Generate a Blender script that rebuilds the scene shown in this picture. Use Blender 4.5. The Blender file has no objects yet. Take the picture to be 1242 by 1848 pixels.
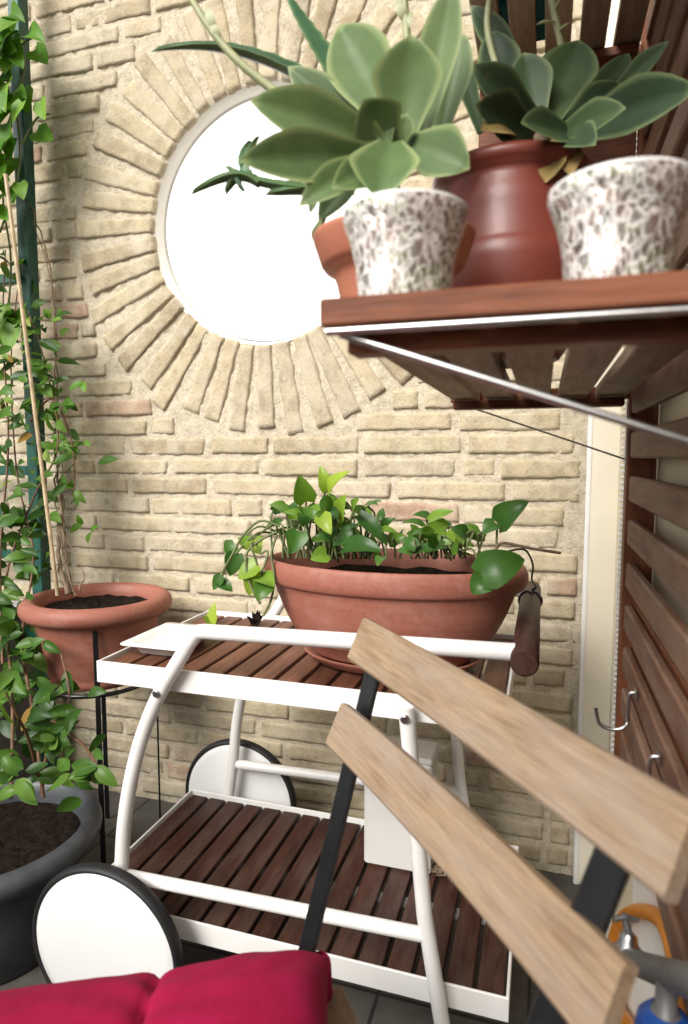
import bpy, math, random
from mathutils import Vector as V, noise
R = random.Random(7)
rad = math.radians
sc = bpy.context.scene
COL = sc.collection

# ------------------------------------------------------------------ camera model
HC, FPX, CX, CY = 1.112, 1150.0, 621.0, 924.0
YAW, PIT = rad(17.34), rad(4.92)
CAM = V((0, 0, HC))
RGT = V((math.cos(YAW), math.sin(YAW), 0))
FWD = V((-math.sin(YAW) * math.cos(PIT), math.cos(YAW) * math.cos(PIT), -math.sin(PIT)))
UP = RGT.cross(FWD)

def P(px, py, Y=None, X=None, Z=None, t=None):
    """point in the place on the line of sight of a photo pixel, at a given real depth / plane"""
    d = FWD + RGT * ((px - CX) / FPX) + UP * ((CY - py) / FPX)
    if t is None:
        if Y is not None: t = Y / d.y
        elif X is not None: t = X / d.x
        else: t = (Z - HC) / d.z
    return CAM + d * t

# ------------------------------------------------------------------ mesh builder
class MB:
    def __init__(s): s.v = []; s.f = []; s.sm = []; s.g = []; s.t = []; s.e = []
    def add(s, p, g=None, t=0.5, e=0.0):
        s.v.append(V(p)); s.g.append(tuple(g) if g is not None else tuple(p)); s.t.append(t); s.e.append(e)
        return len(s.v) - 1
    def face(s, ids, smooth=False): s.f.append(tuple(ids)); s.sm.append(smooth)
    def box(s, c, size, axes=None, bev=0.002, tone=None, grain=0):
        """chamfered box; grain = index of the axis the wood grain runs along"""
        c = V(c); ax = axes or (V((1, 0, 0)), V((0, 1, 0)), V((0, 0, 1)))
        h = [x / 2 for x in size]; tone = R.random() if tone is None else tone
        off = V((R.uniform(0, 50), R.uniform(0, 50), R.uniform(0, 50)))
        order = [grain] + [k for k in range(3) if k != grain]
        ids = {}
        for sx in (-1, 1):
            for sy in (-1, 1):
                for sz in (-1, 1):
                    sg = (sx, sy, sz)
                    for k in range(3):
                        q = [sg[m] * (h[m] - (0 if m == k else bev)) for m in range(3)]
                        p = c + ax[0] * q[0] + ax[1] * q[1] + ax[2] * q[2]
                        ids[sg, k] = s.add(p, off + V([q[m] for m in order]), tone)
        flip = ax[0].cross(ax[1]).dot(ax[2]) < 0
        def F(l): s.face(l[::-1] if flip else l)
        for k in range(3):
            a, b = (k + 1) % 3, (k + 2) % 3
            for sg in (-1, 1):
                l = []
                for (u, w) in ((-1, -1), (1, -1), (1, 1), (-1, 1)):
                    t = [0, 0, 0]; t[k] = sg; t[a] = u; t[b] = w
                    l.append(ids[tuple(t), k])
                F(l if sg > 0 else l[::-1])
            for u in (-1, 1):
                for w in (-1, 1):   # edge along k
                    t0 = [0, 0, 0]; t0[k] = -1; t0[a] = u; t0[b] = w
                    t1 = list(t0); t1[k] = 1
                    l = [ids[tuple(t0), a], ids[tuple(t1), a], ids[tuple(t1), b], ids[tuple(t0), b]]
                    F(l if u * w < 0 else l[::-1])
        for sx in (-1, 1):
            for sy in (-1, 1):
                for sz in (-1, 1):
                    l = [ids[(sx, sy, sz), k] for k in range(3)]
                    F(l if sx * sy * sz > 0 else l[::-1])
    def bar(s, a, b, w, th, side, bev=0.001, tone=None):
        a, b = V(a), V(b); x = (b - a).normalized(); y = V(side); y = (y - x * y.dot(x)).normalized(); z = x.cross(y)
        s.box((a + b) / 2, ((b - a).length, w, th), (x, y, z), bev, tone, 0)
    def tube(s, pts, r, n=12, cap=True, tone=None, wob=0):
        pts = [V(p) for p in pts]; m = len(pts); tone = R.random() if tone is None else tone
        rr = r if isinstance(r, (list, tuple)) else [r] * m
        tang = [(pts[min(i + 1, m - 1)] - pts[max(i - 1, 0)]).normalized() for i in range(m)]
        nrm = tang[0].orthogonal().normalized(); L = 0; rows = []
        off = R.uniform(0, 40)
        for i in range(m):
            nrm = (nrm - tang[i] * nrm.dot(tang[i])).normalized(); bi = tang[i].cross(nrm)
            if i: L += (pts[i] - pts[i - 1]).length
            row = []
            for k in range(n):
                a = 2 * math.pi * k / n; q = rr[i] * (1 + wob * (R.random() - .5))
                d = nrm * math.cos(a) + bi * math.sin(a)
                row.append(s.add(pts[i] + d * q, (L + off, math.cos(a) * rr[i], math.sin(a) * rr[i]), tone))
            rows.append(row)
        for i in range(m - 1):
            for k in range(n):
                s.face((rows[i][k], rows[i][(k + 1) % n], rows[i + 1][(k + 1) % n], rows[i + 1][k]), True)
        if cap:
            for row, t_, rv in ((rows[0], -1, True), (rows[-1], 1, False)):
                ids = [s.add(s.v[j], s.g[j], tone) for j in row]
                s.face(ids[::-1] if rv else ids)
    def lathe(s, prof, c, n=48, sx=1.0, sy=1.0, wob=0.0, sharp=()):
        c = V(c); rows = []
        for (r, z) in prof:
            row = []
            for k in range(n):
                a = 2 * math.pi * k / n
                p = V((r * math.cos(a) * sx, r * math.sin(a) * sy, z))
                if wob: p += V((noise.noise(p * 9), noise.noise(p * 9 + V((5, 5, 5))), noise.noise(p * 9 + V((9, 1, 3))))) * wob
                row.append(s.add(c + p, p, 0.5))
            rows.append(row)
        for i in range(len(rows) - 1):
            for k in range(n):
                s.face((rows[i][k], rows[i][(k + 1) % n], rows[i + 1][(k + 1) % n], rows[i + 1][k]), True)
        return rows
    def disc(s, row, flip=False): s.face(row[::-1] if flip else row, True)
    def leaf(s, base, tip, w, nrm, kind='ellip', arch=0.0, fold=0.15, th=0.0, n=9, m=2, tone=None, twist=0.0, teeth=0, ctrl=None):
        base, tip, nrm = V(base), V(tip), V(nrm); tone = R.random() if tone is None else tone
        ax = tip - base; L = ax.length; x = ax.normalized()
        nn = (nrm - x * nrm.dot(x))
        nn = nn.normalized() if nn.length > 1e-5 else x.orthogonal().normalized()
        def cur(q):
            if ctrl is not None:
                return base * (1 - q) ** 2 + V(ctrl) * 2 * q * (1 - q) + tip * q * q
            return base + ax * q + nn * (arch * L * 4 * q * (1 - q))
        def prof(q):
            if kind == 'heart': return (0.25 + 0.75 * min(1, q / .22) ** .5) * (1 - q ** 1.6) ** .8 if q > 0 else 0.55
            if kind == 'spoon': return max(.02, min(1.0, .34 + 1.15 * q ** 1.2) * (1 - max(0, (q - .48) / .52) ** 2.2) ** .85)
            if kind == 'aloe': return max(.02, (1 - q ** 1.5))
            return max(.0, math.sin(math.pi * min(1, q ** .8)) ** .85)
        rows = []; bot = []
        for i in range(n + 1):
            q = i / n; c = cur(q); tg = (cur(min(1, q + .02)) - cur(max(0, q - .02))).normalized()
            side = tg.cross(nn).normalized(); up = side.cross(tg).normalized()
            if twist:
                a = twist * q; side, up = side * math.cos(a) + up * math.sin(a), up * math.cos(a) - side * math.sin(a)
            hw = w / 2 * prof(q)
            if kind == 'spoon': hw *= 1 + .05 * noise.noise(V((q * 4, tone * 40, 1)))
            if teeth: hw *= 1 + (.12 if i % 2 else -.05)
            row = []; rb = []
            for j in range(-m, m + 1):
                u = j / m
                back = 0
                if kind == 'heart' and q < .15: back = -(.10 * L) * abs(u) * (1 - q / .15)
                p = c + side * (u * hw) + up * (fold * abs(u) ** (1.15 if kind == 'spoon' else 1.5) * hw) + tg * back
                e = max(abs(u) ** 6, max(0, (q - .9) / .1) ** 1.5)
                gl = (q * L * 30 + tone * 50, u * hw * 30, tone * 9)
                row.append(s.add(p + up * (th * .5 * (1 - u * u) * (0 if q > .999 else 1)), gl, tone, e))
                if th: rb.append(s.add(p - up * (th * (1 - u * u) * (1 - q ** 5)), gl, tone, e))
            rows.append(row); bot.append(rb)
        for i in range(n):
            for j in range(2 * m):
                s.face((rows[i][j], rows[i + 1][j], rows[i + 1][j + 1], rows[i][j + 1])[::-1], True)
                if th: s.face((bot[i][j], bot[i + 1][j], bot[i + 1][j + 1], bot[i][j + 1]), True)
    def build(s, name, mat, parent=None):
        o_ = V(parent.location) if parent is not None and parent.type == 'EMPTY' else (V(parent['org']) if parent is not None else V((0, 0, 0)))
        me = bpy.data.meshes.new(name)
        me.from_pydata([tuple(p - o_) for p in s.v], [], s.f)
        a = me.attributes.new('grain', 'FLOAT_VECTOR', 'POINT'); a.data.foreach_set('vector', [q for g in s.g for q in g])
        a = me.attributes.new('tone', 'FLOAT', 'POINT'); a.data.foreach_set('value', s.t)
        a = me.attributes.new('edge', 'FLOAT', 'POINT'); a.data.foreach_set('value', s.e)
        me.polygons.foreach_set('use_smooth', s.sm)
        me.materials.append(mat); me.update()
        o = bpy.data.objects.new(name, me); COL.objects.link(o); o['org'] = tuple(o_)
        if parent is not None: o.parent = parent
        return o

def smooth(pts, n=6):
    pts = [V(p) for p in pts]; out = []
    for i in range(len(pts) - 1):
        p0, p1, p2, p3 = pts[max(i - 1, 0)], pts[i], pts[i + 1], pts[min(i + 2, len(pts) - 1)]
        for k in range(n):
            t = k / n
            out.append(.5 * ((2 * p1) + (p2 - p0) * t + (2 * p0 - 5 * p1 + 4 * p2 - p3) * t * t + (3 * p1 - p0 - 3 * p2 + p3) * t ** 3))
    out.append(pts[-1]); return out

def thing(name, label, cat, loc=(0, 0, 0), group=None):
    o = bpy.data.objects.new(name, None); COL.objects.link(o); o.location = loc; o.empty_display_size = .05
    return tag(o, label, cat, group)
def tag(o, label, cat, group=None):
    o['label'] = label; o['category'] = cat
    if group: o['group'] = group
    return o
def copy_tree(o, parent=None):
    c = o.copy(); COL.objects.link(c)
    if parent is not None: c.parent = parent
    for ch in [k for k in list(COL.objects) if k.parent == o]: copy_tree(ch, c)
    return c

# ------------------------------------------------------------------ materials
def mat(name):
    m = bpy.data.materials.new(name); m.use_nodes = True
    nt = m.node_tree; b = nt.nodes['Principled BSDF']
    return m, nt, b
def nd(nt, typ, **kw):
    n = nt.nodes.new(typ)
    for k, v in kw.items():
        if k in n.inputs: n.inputs[k].default_value = v
        else: setattr(n, k, v)
    return n
def attr(nt, name): return nd(nt, 'ShaderNodeAttribute', attribute_name=name)
def ramp(nt, src, stops):
    r = nt.nodes.new('ShaderNodeValToRGB'); el = r.color_ramp.elements
    while len(el) < len(stops): el.new(.5)
    for e, (p, c) in zip(el, stops): e.position = p; e.color = (c[0], c[1], c[2], 1)
    nt.links.new(src, r.inputs[0]); return r.outputs[0]
def mixc(nt, a, b, fac, mode='MIX'):
    m = nt.nodes.new('ShaderNodeMix'); m.data_type = 'RGBA'; m.blend_type = mode
    for s_, v in ((0, fac), (6, a), (7, b)):
        if isinstance(v, (int, float)): m.inputs[s_].default_value = v
        elif isinstance(v, tuple): m.inputs[s_].default_value = (*v, 1)
        else: nt.links.new(v, m.inputs[s_])
    return m.outputs[2]
def tex(nt, vec, scale, detail=4, rough=.55, typ='ShaderNodeTexNoise', **kw):
    t = nd(nt, typ, **kw); t.inputs['Scale'].default_value = scale
    if 'Detail' in t.inputs: t.inputs['Detail'].default_value = detail
    if 'Roughness' in t.inputs: t.inputs['Roughness'].default_value = rough
    if vec is not None: nt.links.new(vec, t.inputs['Vector'])
    return t
def objco(nt): return nt.nodes.new('ShaderNodeTexCoord').outputs['Object']
def scalev(nt, vec, sc_):
    m = nt.nodes.new('ShaderNodeVectorMath'); m.operation = 'MULTIPLY'; nt.links.new(vec, m.inputs[0]); m.inputs[1].default_value = sc_
    return m.outputs[0]
def bump(nt, b, h, strength=.3, dist=.01, prev=None):
    n = nd(nt, 'ShaderNodeBump'); n.inputs['Strength'].default_value = strength; n.inputs['Distance'].default_value = dist
    nt.links.new(h, n.inputs['Height'])
    if prev: nt.links.new(prev, n.inputs['Normal'])
    nt.links.new(n.outputs[0], b.inputs['Normal']); return n.outputs[0]

def m_plain(name, c, rough=.5, var=.12, scale=30, bmp=.1, dist=.002, metal=0, spec=.5, c2=None, coat=0):
    m, nt, b = mat(name); co = objco(nt)
    n = tex(nt, co, scale, 5)
    c2 = c2 or tuple(x * (1 - var * 2) for x in c)
    lo = tuple(x * (1 - var) for x in c2) if c2 is None else c2
    nt.links.new(ramp(nt, n.outputs[0], [(.3, c2), (.65, c)]), b.inputs['Base Color'])
    b.inputs['Roughness'].default_value = rough; b.inputs['Metallic'].default_value = metal
    b.inputs['Specular IOR Level'].default_value = spec; b.inputs['Coat Weight'].default_value = coat
    if bmp: bump(nt, b, tex(nt, co, scale * 4, 4).outputs[0], bmp, dist)
    return m

def m_wood(name, cols, rough=.55, weather=None, tvar=.35, gs=1.0, bmp=.25):
    m, nt, b = mat(name); g = attr(nt, 'grain').outputs['Vector']; t = attr(nt, 'tone').outputs['Fac']
    v = scalev(nt, g, (7 * gs, 70 * gs, 70 * gs)); n1 = tex(nt, v, 1.0, 6, .65)
    n1.inputs['Distortion'].default_value = .6
    fine = tex(nt, scalev(nt, g, (18, 420, 420)), 1.0, 3)
    c = ramp(nt, n1.outputs[0], [(.3, cols[0]), (.52, cols[1]), (.72, cols[2])])
    c = mixc(nt, c, ramp(nt, fine.outputs[0], [(.35, (.62, .62, .62)), (.6, (1.05, 1.05, 1.05))]), .6, 'MULTIPLY')
    tv = ramp(nt, t, [(0, (1 - tvar,) * 3), (1, (1 + tvar,) * 3)])
    c = mixc(nt, c, tv, 1.0, 'MULTIPLY')
    if weather:
        w = tex(nt, scalev(nt, g, (5, 22, 22)), 1.0, 5, .7)
        c = mixc(nt, c, weather, ramp(nt, w.outputs[0], [(.42, (0, 0, 0)), (.68, (.75, .75, .75))]))
    nt.links.new(c, b.inputs['Base Color']); b.inputs['Roughness'].default_value = rough; b.inputs['Specular IOR Level'].default_value = .22
    bump(nt, b, fine.outputs[0], bmp, .0015); return m

def m_leaf(name, stops, edge=None, rough=.4, trans=.3, tcol=None, veins=True, bloom=None):
    m, nt, b = mat(name); t = attr(nt, 'tone').outputs['Fac']; g = attr(nt, 'grain').outputs['Vector']
    c = ramp(nt, t, stops)
    n = tex(nt, g, 1.2, 4)
    c = mixc(nt, c, ramp(nt, n.outputs[0], [(.3, (.72, .76, .7)), (.7, (1.18, 1.14, 1.1))]), .8, 'MULTIPLY')
    if bloom:
        n6 = tex(nt, g, 3.2, 3); c = mixc(nt, c, (.20, .15, .07), ramp(nt, n6.outputs[0], [(.70, (0, 0, 0)), (.76, (.6, .6, .6))])); n2 = tex(nt, g, .55, 5, .7); c = mixc(nt, c, bloom, ramp(nt, n2.outputs[0], [(.4, (0, 0, 0)), (.75, (.55, .55, .55))]))
    if edge: c = mixc(nt, c, edge, ramp(nt, attr(nt, 'edge').outputs['Fac'], [(.15, (0, 0, 0)), (.9, (.8, .8, .8))]))
    nt.links.new(c, b.inputs['Base Color']); b.inputs['Roughness'].default_value = rough; b.inputs['Specular IOR Level'].default_value = .3
    bump(nt, b, n.outputs[0], .15, .003)
    if trans:
        tr = nt.nodes.new('ShaderNodeBsdfTranslucent'); mx = nt.nodes.new('ShaderNodeMixShader'); mx.inputs[0].default_value = trans
        nt.links.new(mixc(nt, c, tcol or (1.0, 1.25, .35), 1.0, 'MULTIPLY'), tr.inputs[0])
        nt.links.new(b.outputs[0], mx.inputs[1]); nt.links.new(tr.outputs[0], mx.inputs[2])
        nt.links.new(mx.outputs[0], nt.nodes['Material Output'].inputs[0])
    return m

def m_brick():
    m, nt, b = mat('brick_clay'); co = objco(nt); t = attr(nt, 'tone').outputs['Fac']
    c = ramp(nt, t, [(0, (.37, .305, .21)), (.25, (.46, .395, .27)), (.5, (.49, .415, .29)), (.72, (.43, .375, .28)), (.88, (.50, .44, .33)), (.95, (.44, .325, .24)), (1, (.39, .26, .19))])
    n = tex(nt, co, 22, 6, .65); c = mixc(nt, c, ramp(nt, n.outputs[0], [(.25, (.60, .57, .53)), (.5, (.98, .97, .95)), (.72, (1.22, 1.2, 1.16))]), .95, 'MULTIPLY')
    n3 = tex(nt, co, 160, 3); pit = ramp(nt, n3.outputs[0], [(.33, (.40, .35, .31)), (.42, (1, 1, 1))])
    c = mixc(nt, c, pit, .4, 'MULTIPLY')
    n4 = tex(nt, co, 9, 6, .7); c = mixc(nt, c, (.54, .48, .37), ramp(nt, n4.outputs[0], [(.47, (0, 0, 0)), (.66, (.75, .75, .75))]))
    n5 = tex(nt, co, 3.5, 6, .7); c = mixc(nt, c, (.36, .28, .19), ramp(nt, n5.outputs[0], [(.52, (0, 0, 0)), (.75, (.5, .5, .5))]))
    nt.links.new(c, b.inputs['Base Color']); b.inputs['Roughness'].default_value = .9; b.inputs['Specular IOR Level'].default_value = .2
    p = bump(nt, b, n.outputs[0], .5, .008); bump(nt, b, n3.outputs[0], .6, .003, p); return m
def m_mortar():
    m, nt, b = mat('lime_mortar'); co = objco(nt)
    n = tex(nt, co, 60, 6, .7); v = tex(nt, co, 210, 3)
    c = ramp(nt, n.outputs[0], [(.3, (.41, .35, .25)), (.52, (.55, .485, .37)), (.75, (.64, .585, .47))])
    c = mixc(nt, c, ramp(nt, v.outputs[0], [(.3, (.5, .45, .4)), (.42, (1, 1, 1))]), .7, 'MULTIPLY')
    nt.links.new(c, b.inputs['Base Color']); b.inputs['Roughness'].default_value = .95; b.inputs['Specular IOR Level'].default_value = .1
    p = bump(nt, b, n.outputs[0], .6, .008); bump(nt, b, v.outputs[0], .6, .004, p); return m

M = {}
M['brick'] = m_brick(); M['mortar'] = m_mortar()
M['plaster'] = m_plain('white_plaster', (.80, .77, .70), .85, .05, 8, .25, .004)
M['cream'] = m_plain('cream_paint', (.70, .62, .45), .6, .04, 5, .15, .003)
M['trimcream'] = m_plain('cream_trim', (.76, .71, .58), .45, .03, 6, .08, .002)
M['ribs'] = m_plain('white_ribbed_plastic', (.74, .73, .72), .4, .05, 20, 0)
M['parapet'] = m_plain('grey_render', (.26, .25, .24), .85, .15, 14, .4, .006)
M['green'] = m_plain('green_enamel', (.012, .085, .06), .35, .25, 40, .08)
M['terra'] = m_plain('terracotta_plastic', (.33, .125, .085), .5, .12, 14, .12, .002, c2=(.285, .10, .068))
def m_terra(name, c0, c1, dust):
    m, nt, b = mat(name); co = objco(nt)
    n = tex(nt, scalev(nt, co, (6, 6, 55)), 1.0, 5, .6); n2 = tex(nt, co, 16, 6, .7); n3 = tex(nt, co, 120, 4)
    c = ramp(nt, n.outputs[0], [(.3, c1), (.65, c0)])
    c = mixc(nt, c, dust, ramp(nt, n2.outputs[0], [(.48, (0, 0, 0)), (.74, (.55, .55, .55))]))
    c = mixc(nt, c, ramp(nt, n3.outputs[0], [(.3, (.8, .8, .8)), (.6, (1.05, 1.05, 1.05))]), .6, 'MULTIPLY')
    nt.links.new(c, b.inputs['Base Color']); b.inputs['Specular IOR Level'].default_value = .35
    nt.links.new(ramp(nt, n2.outputs[0], [(.3, (.42,) * 3), (.7, (.7,) * 3)]), b.inputs['Roughness'])
    p = bump(nt, b, n.outputs[0], .12, .002); bump(nt, b, n3.outputs[0], .15, .001, p); return m
M['terra'] = m_terra('terracotta_plastic', (.325, .122, .084), (.26, .088, .06), (.38, .20, .155))
M['terralight'] = m_plain('pale_terracotta', (.46, .17, .10), .5, .1, 18, .12, .002, c2=(.40, .14, .08))
M['glaze'] = m_plain('red_brown_glaze', (.19, .042, .027), .42, .2, 9, .05, .003, c2=(.145, .030, .02), coat=.05)
M['charcoal'] = m_plain('charcoal_plastic', (.070, .076, .085), .45, .15, 25, .12, .002)
M['soil'] = m_plain('potting_soil', (.035, .024, .017), .95, .4, 70, 1.0, .012, spec=.1)
M['white'] = m_plain('white_enamel', (.80, .79, .77), .34, .02, 7, .03, .001, c2=(.71, .695, .665))
M['whitedisc'] = m_plain('white_wheel_disc', (.80, .80, .79), .3, .015, 6, .03, .001)
M['greywhite'] = m_plain('offwhite_plastic', (.56, .545, .52), .45, .03, 12, .05)
M['black'] = m_plain('black_enamel', (.012, .013, .014), .28, .2, 60, .1, .001)
M['rubber'] = m_plain('black_rubber', (.014, .014, .015), .6, .2, 60, .2, .001)
M['steel'] = m_plain('brushed_steel', (.58, .58, .58), .3, .1, 90, .05, .001, metal=1)
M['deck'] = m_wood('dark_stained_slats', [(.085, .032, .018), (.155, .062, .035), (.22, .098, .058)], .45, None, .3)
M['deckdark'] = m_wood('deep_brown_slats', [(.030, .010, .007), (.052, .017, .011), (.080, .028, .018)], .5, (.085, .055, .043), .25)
M['panel'] = m_wood('weathered_brown_wood', [(.085, .038, .022), (.16, .076, .046), (.225, .12, .078)], .6, (.23, .165, .125), .3, .8)
M['shelfwood'] = m_wood('greyed_shelf_slats', [(.20, .135, .09), (.32, .225, .155), (.42, .31, .22)], .65, (.42, .33, .25), .25, .8)
M['panelred'] = m_wood('red_brown_stained_wood', [(.095, .030, .013), (.18, .060, .028), (.26, .10, .05)], .5, None, .15, .8)
M['oak'] = m_wood('pale_weathered_wood', [(.21, .135, .08), (.30, .208, .125), (.37, .27, .175)], .65, (.29, .235, .19), .08, 1.5, .5)
M['bamboo'] = m_plain('bamboo_cane', (.52, .40, .24), .5, .2, 30, .1)
M['twig'] = m_plain('dry_twig', (.24, .17, .11), .8, .25, 90, .4, .003)
M['stem'] = m_plain('green_stem', (.13, .16, .05), .5, .2, 40, .1)
M['redstem'] = m_plain('brown_stem', (.17, .085, .04), .6, .25, 60, .2)
M['jasmine'] = m_leaf('jasmine_leaf', [(0, (.025, .065, .012)), (.5, (.055, .135, .02)), (.85, (.13, .24, .04)), (.97, (.26, .33, .08)), (1, (.30, .17, .03))], None, .38, .3)
M['vine'] = m_leaf('vine_leaf', [(0, (.06, .16, .015)), (.6, (.12, .27, .03)), (1, (.22, .38, .06))], None, .45, .4)
M['pothos'] = m_leaf('pothos_leaf', [(0, (.025, .075, .02)), (.5, (.06, .15, .025)), (.85, (.17, .30, .035)), (1, (.32, .42, .05))], None, .32, .28)
M['echeveria'] = m_leaf('echeveria_leaf', [(0, (.060, .11, .036)), (.5, (.095, .16, .052)), (1, (.14, .215, .07))], (.30, .36, .15), .5, .12, bloom=(.115, .16, .085))
M['echedark'] = m_leaf('bluish_echeveria_leaf', [(0, (.035, .065, .032)), (.5, (.058, .10, .044)), (1, (.09, .145, .055))], (.21, .27, .12), .5, .10, bloom=(.065, .095, .06))
M['dryleaf'] = m_leaf('dry_leaf', [(0, (.30, .19, .07)), (1, (.42, .31, .12))], None, .7, .25, (1.1, .9, .5))
M['aloe'] = m_leaf('aloe_leaf', [(0, (.035, .095, .05)), (1, (.075, .16, .06))], (.16, .24, .10), .4, .08)
M['flowerstem'] = m_plain('pale_flower_stalk', (.36, .38, .20), .5, .15, 30, .1)
M['teal'] = m_plain('teal_cloth', (.03, .22, .23), .9, .1, 40, .3)
M['orange'] = m_plain('orange_plastic', (.75, .26, .015), .4, .08, 20, .05)
M['blue'] = m_plain('blue_plastic', (.01, .07, .32), .35, .1, 20, .05)
M['yellow'] = m_plain('yellow_plastic', (.75, .48, .03), .4, .08, 20, .05)
M['galv'] = m_plain('dull_grey_pipe', (.20, .195, .195), .5, .15, 30, .1, metal=.4)

def m_fabric():
    m, nt, b = mat('crimson_cotton'); co = objco(nt)
    n = tex(nt, co, 14, 4); c = ramp(nt, n.outputs[0], [(.3, (.25, .004, .034)), (.7, (.33, .007, .052))])
    w = tex(nt, scalev(nt, co, (1, 1, 1)), 900, 2); c = mixc(nt, c, ramp(nt, w.outputs[0], [(.3, (.8, .8, .8)), (.7, (1.1, 1.1, 1.1))]), .7, 'MULTIPLY')
    nt.links.new(c, b.inputs['Base Color']); b.inputs['Roughness'].default_value = .9
    b.inputs['Specular IOR Level'].default_value = .15; b.inputs['Sheen Weight'].default_value = .02; b.inputs['Sheen Roughness'].default_value = .4
    b.inputs['Sheen Tint'].default_value = (1, .5, .6, 1)
    p = bump(nt, b, n.outputs[0], .3, .012); bump(nt, b, w.outputs[0], .3, .001, p); return m
M['fabric'] = m_fabric()

def m_crackle():
    m, nt, b = mat('crackled_mosaic_glass'); co = objco(nt)
    wob = tex(nt, co, 40, 3); mx = nt.nodes.new('ShaderNodeVectorMath'); mx.operation = 'MULTIPLY_ADD'
    nt.links.new(wob.outputs['Color'], mx.inputs[0]); mx.inputs[1].default_value = (.022,) * 3; nt.links.new(co, mx.inputs[2])
    sv = scalev(nt, mx.outputs[0], (1, 1, .6))
    ve = tex(nt, sv, 165, typ='ShaderNodeTexVoronoi', feature='DISTANCE_TO_EDGE')
    vc = tex(nt, sv, 165, typ='ShaderNodeTexVoronoi', feature='F1')
    big = tex(nt, co, 26, 3)
    tint = ramp(nt, big.outputs[0], [(.34, (.95, .98, .98)), (.44, (1.0, .82, .77)), (.54, (1.0, .98, .95)), (.64, (.86, .91, .66))])
    sep = nt.nodes.new('ShaderNodeSeparateColor'); nt.links.new(vc.outputs['Color'], sep.inputs[0])
    c = mixc(nt, ramp(nt, sep.outputs[0], [(0, (.25, .245, .235)), (.4, (.36, .35, .335)), (1, (.54, .53, .51))]), tint, 1.0, 'MULTIPLY')
    grout = ramp(nt, ve.outputs['Distance'], [(.010, (1, 1, 1)), (.05, (0, 0, 0))])
    c = mixc(nt, c, (.76, .74, .71), grout); nt.links.new(c, b.inputs['Base Color'])
    mt = ramp(nt, ve.outputs['Distance'], [(.03, (0, 0, 0)), (.06, (.75, .75, .75))]); nt.links.new(mt, b.inputs['Metallic'])
    rr = ramp(nt, ve.outputs['Distance'], [(.03, (.5, .5, .5)), (.1, (.17, .17, .17))]); nt.links.new(rr, b.inputs['Roughness'])
    ge = nt.nodes.new('ShaderNodeNewGeometry'); vm = nt.nodes.new('ShaderNodeVectorMath'); vm.operation = 'SUBTRACT'
    nt.links.new(vc.outputs['Color'], vm.inputs[0]); vm.inputs[1].default_value = (.5, .5, .5)
    v2 = scalev(nt, vm.outputs[0], (.30, .30, .30)); ad = nt.nodes.new('ShaderNodeVectorMath'); ad.operation = 'ADD'
    nt.links.new(ge.outputs['Normal'], ad.inputs[0]); nt.links.new(v2, ad.inputs[1])
    nm = nt.nodes.new('ShaderNodeVectorMath'); nm.operation = 'NORMALIZE'; nt.links.new(ad.outputs[0], nm.inputs[0])
    bp = bump(nt, b, ve.outputs['Distance'], .35, .0015, nm.outputs[0]); return m
M['crackle'] = m_crackle()
M['glassrim'] = m_plain('milky_glass_rim', (.78, .77, .75), .2, .04, 40, .1)

def m_tiles():
    m, nt, b = mat('grey_floor_tiles'); co = objco(nt)
    br = nd(nt, 'ShaderNodeTexBrick', offset=0.0); br.inputs['Scale'].default_value = 1
    br.inputs['Brick Width'].default_value = .30; br.inputs['Row Height'].default_value = .30; br.inputs['Mortar Size'].default_value = .004
    br.inputs['Color1'].default_value = (.105, .097, .087, 1); br.inputs['Color2'].default_value = (.085, .08, .072, 1); br.inputs['Mortar'].default_value = (.03, .028, .026, 1)
    nt.links.new(co, br.inputs['Vector'])
    n = tex(nt, co, 25, 6, .7); c = mixc(nt, br.outputs[0], ramp(nt, n.outputs[0], [(.3, (.7, .7, .7)), (.7, (1.15, 1.15, 1.15))]), .9, 'MULTIPLY')
    nt.links.new(c, b.inputs['Base Color']); b.inputs['Roughness'].default_value = .6
    inv = nt.nodes.new('ShaderNodeMath'); inv.operation = 'SUBTRACT'; inv.inputs[0].default_value = 1; nt.links.new(br.outputs['Fac'], inv.inputs[1])
    bump(nt, b, inv.outputs[0], .5, .003); return m
M['tiles'] = m_tiles()
M['ground'] = m_plain('far_ground', (.22, .20, .17), .95, .3, 2, .2)

# ------------------------------------------------------------------ setting
def sheet(name, x0, x1, y0, y1, z, m):
    b = MB(); ids = [b.add(p) for p in ((x0, y0, z), (x1, y0, z), (x1, y1, z), (x0, y1, z))]; b.face(ids)
    o = b.build(name, m); o['kind'] = 'structure'; return o
sheet('ground', -300, 300, -300, 300, -.02, M['ground'])
sheet('floor', -1.75, .30, -2.6, 1.75, 0, M['tiles'])

# ------------------------------------------------------------------ brick wall
YW, XR = 1.72, .098
OC = V((-.776, YW, 1.796)); RI, RO = .352, .628
bw = thing('brick_wall', 'pale yellow brick wall with a round window ringed by radial bricks', 'wall', (-.8, YW, 0))
mb = MB(); x0, x1, z0, z1, st = -2.5, .19, 0.0, 3.1, .0125
nx, nz = int((x1 - x0) / st), int((z1 - z0) / st); idx = {}
R0 = RI + .006
for i in range(nx + 1):
    for k in range(nz + 1):
        x, z = x0 + i * st, z0 + k * st
        d = V((x - OC.x, z - OC.z)); ins = d.length < R0
        if ins and d.length > 1e-6: d2 = d.normalized() * R0; xx, zz = OC.x + d2.x, OC.z + d2.y
        else: xx, zz = x, z
        q = V((xx, 0, zz))
        y = YW + .0045 * noise.noise(q * 28) + .004 * noise.noise(q * 75) - .0035 + .004 * noise.noise(q * 6)
        if abs(d.length - R0) < .012: y = YW + .002
        idx[i, k] = (xx, y, zz, ins)
vid = {}
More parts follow.
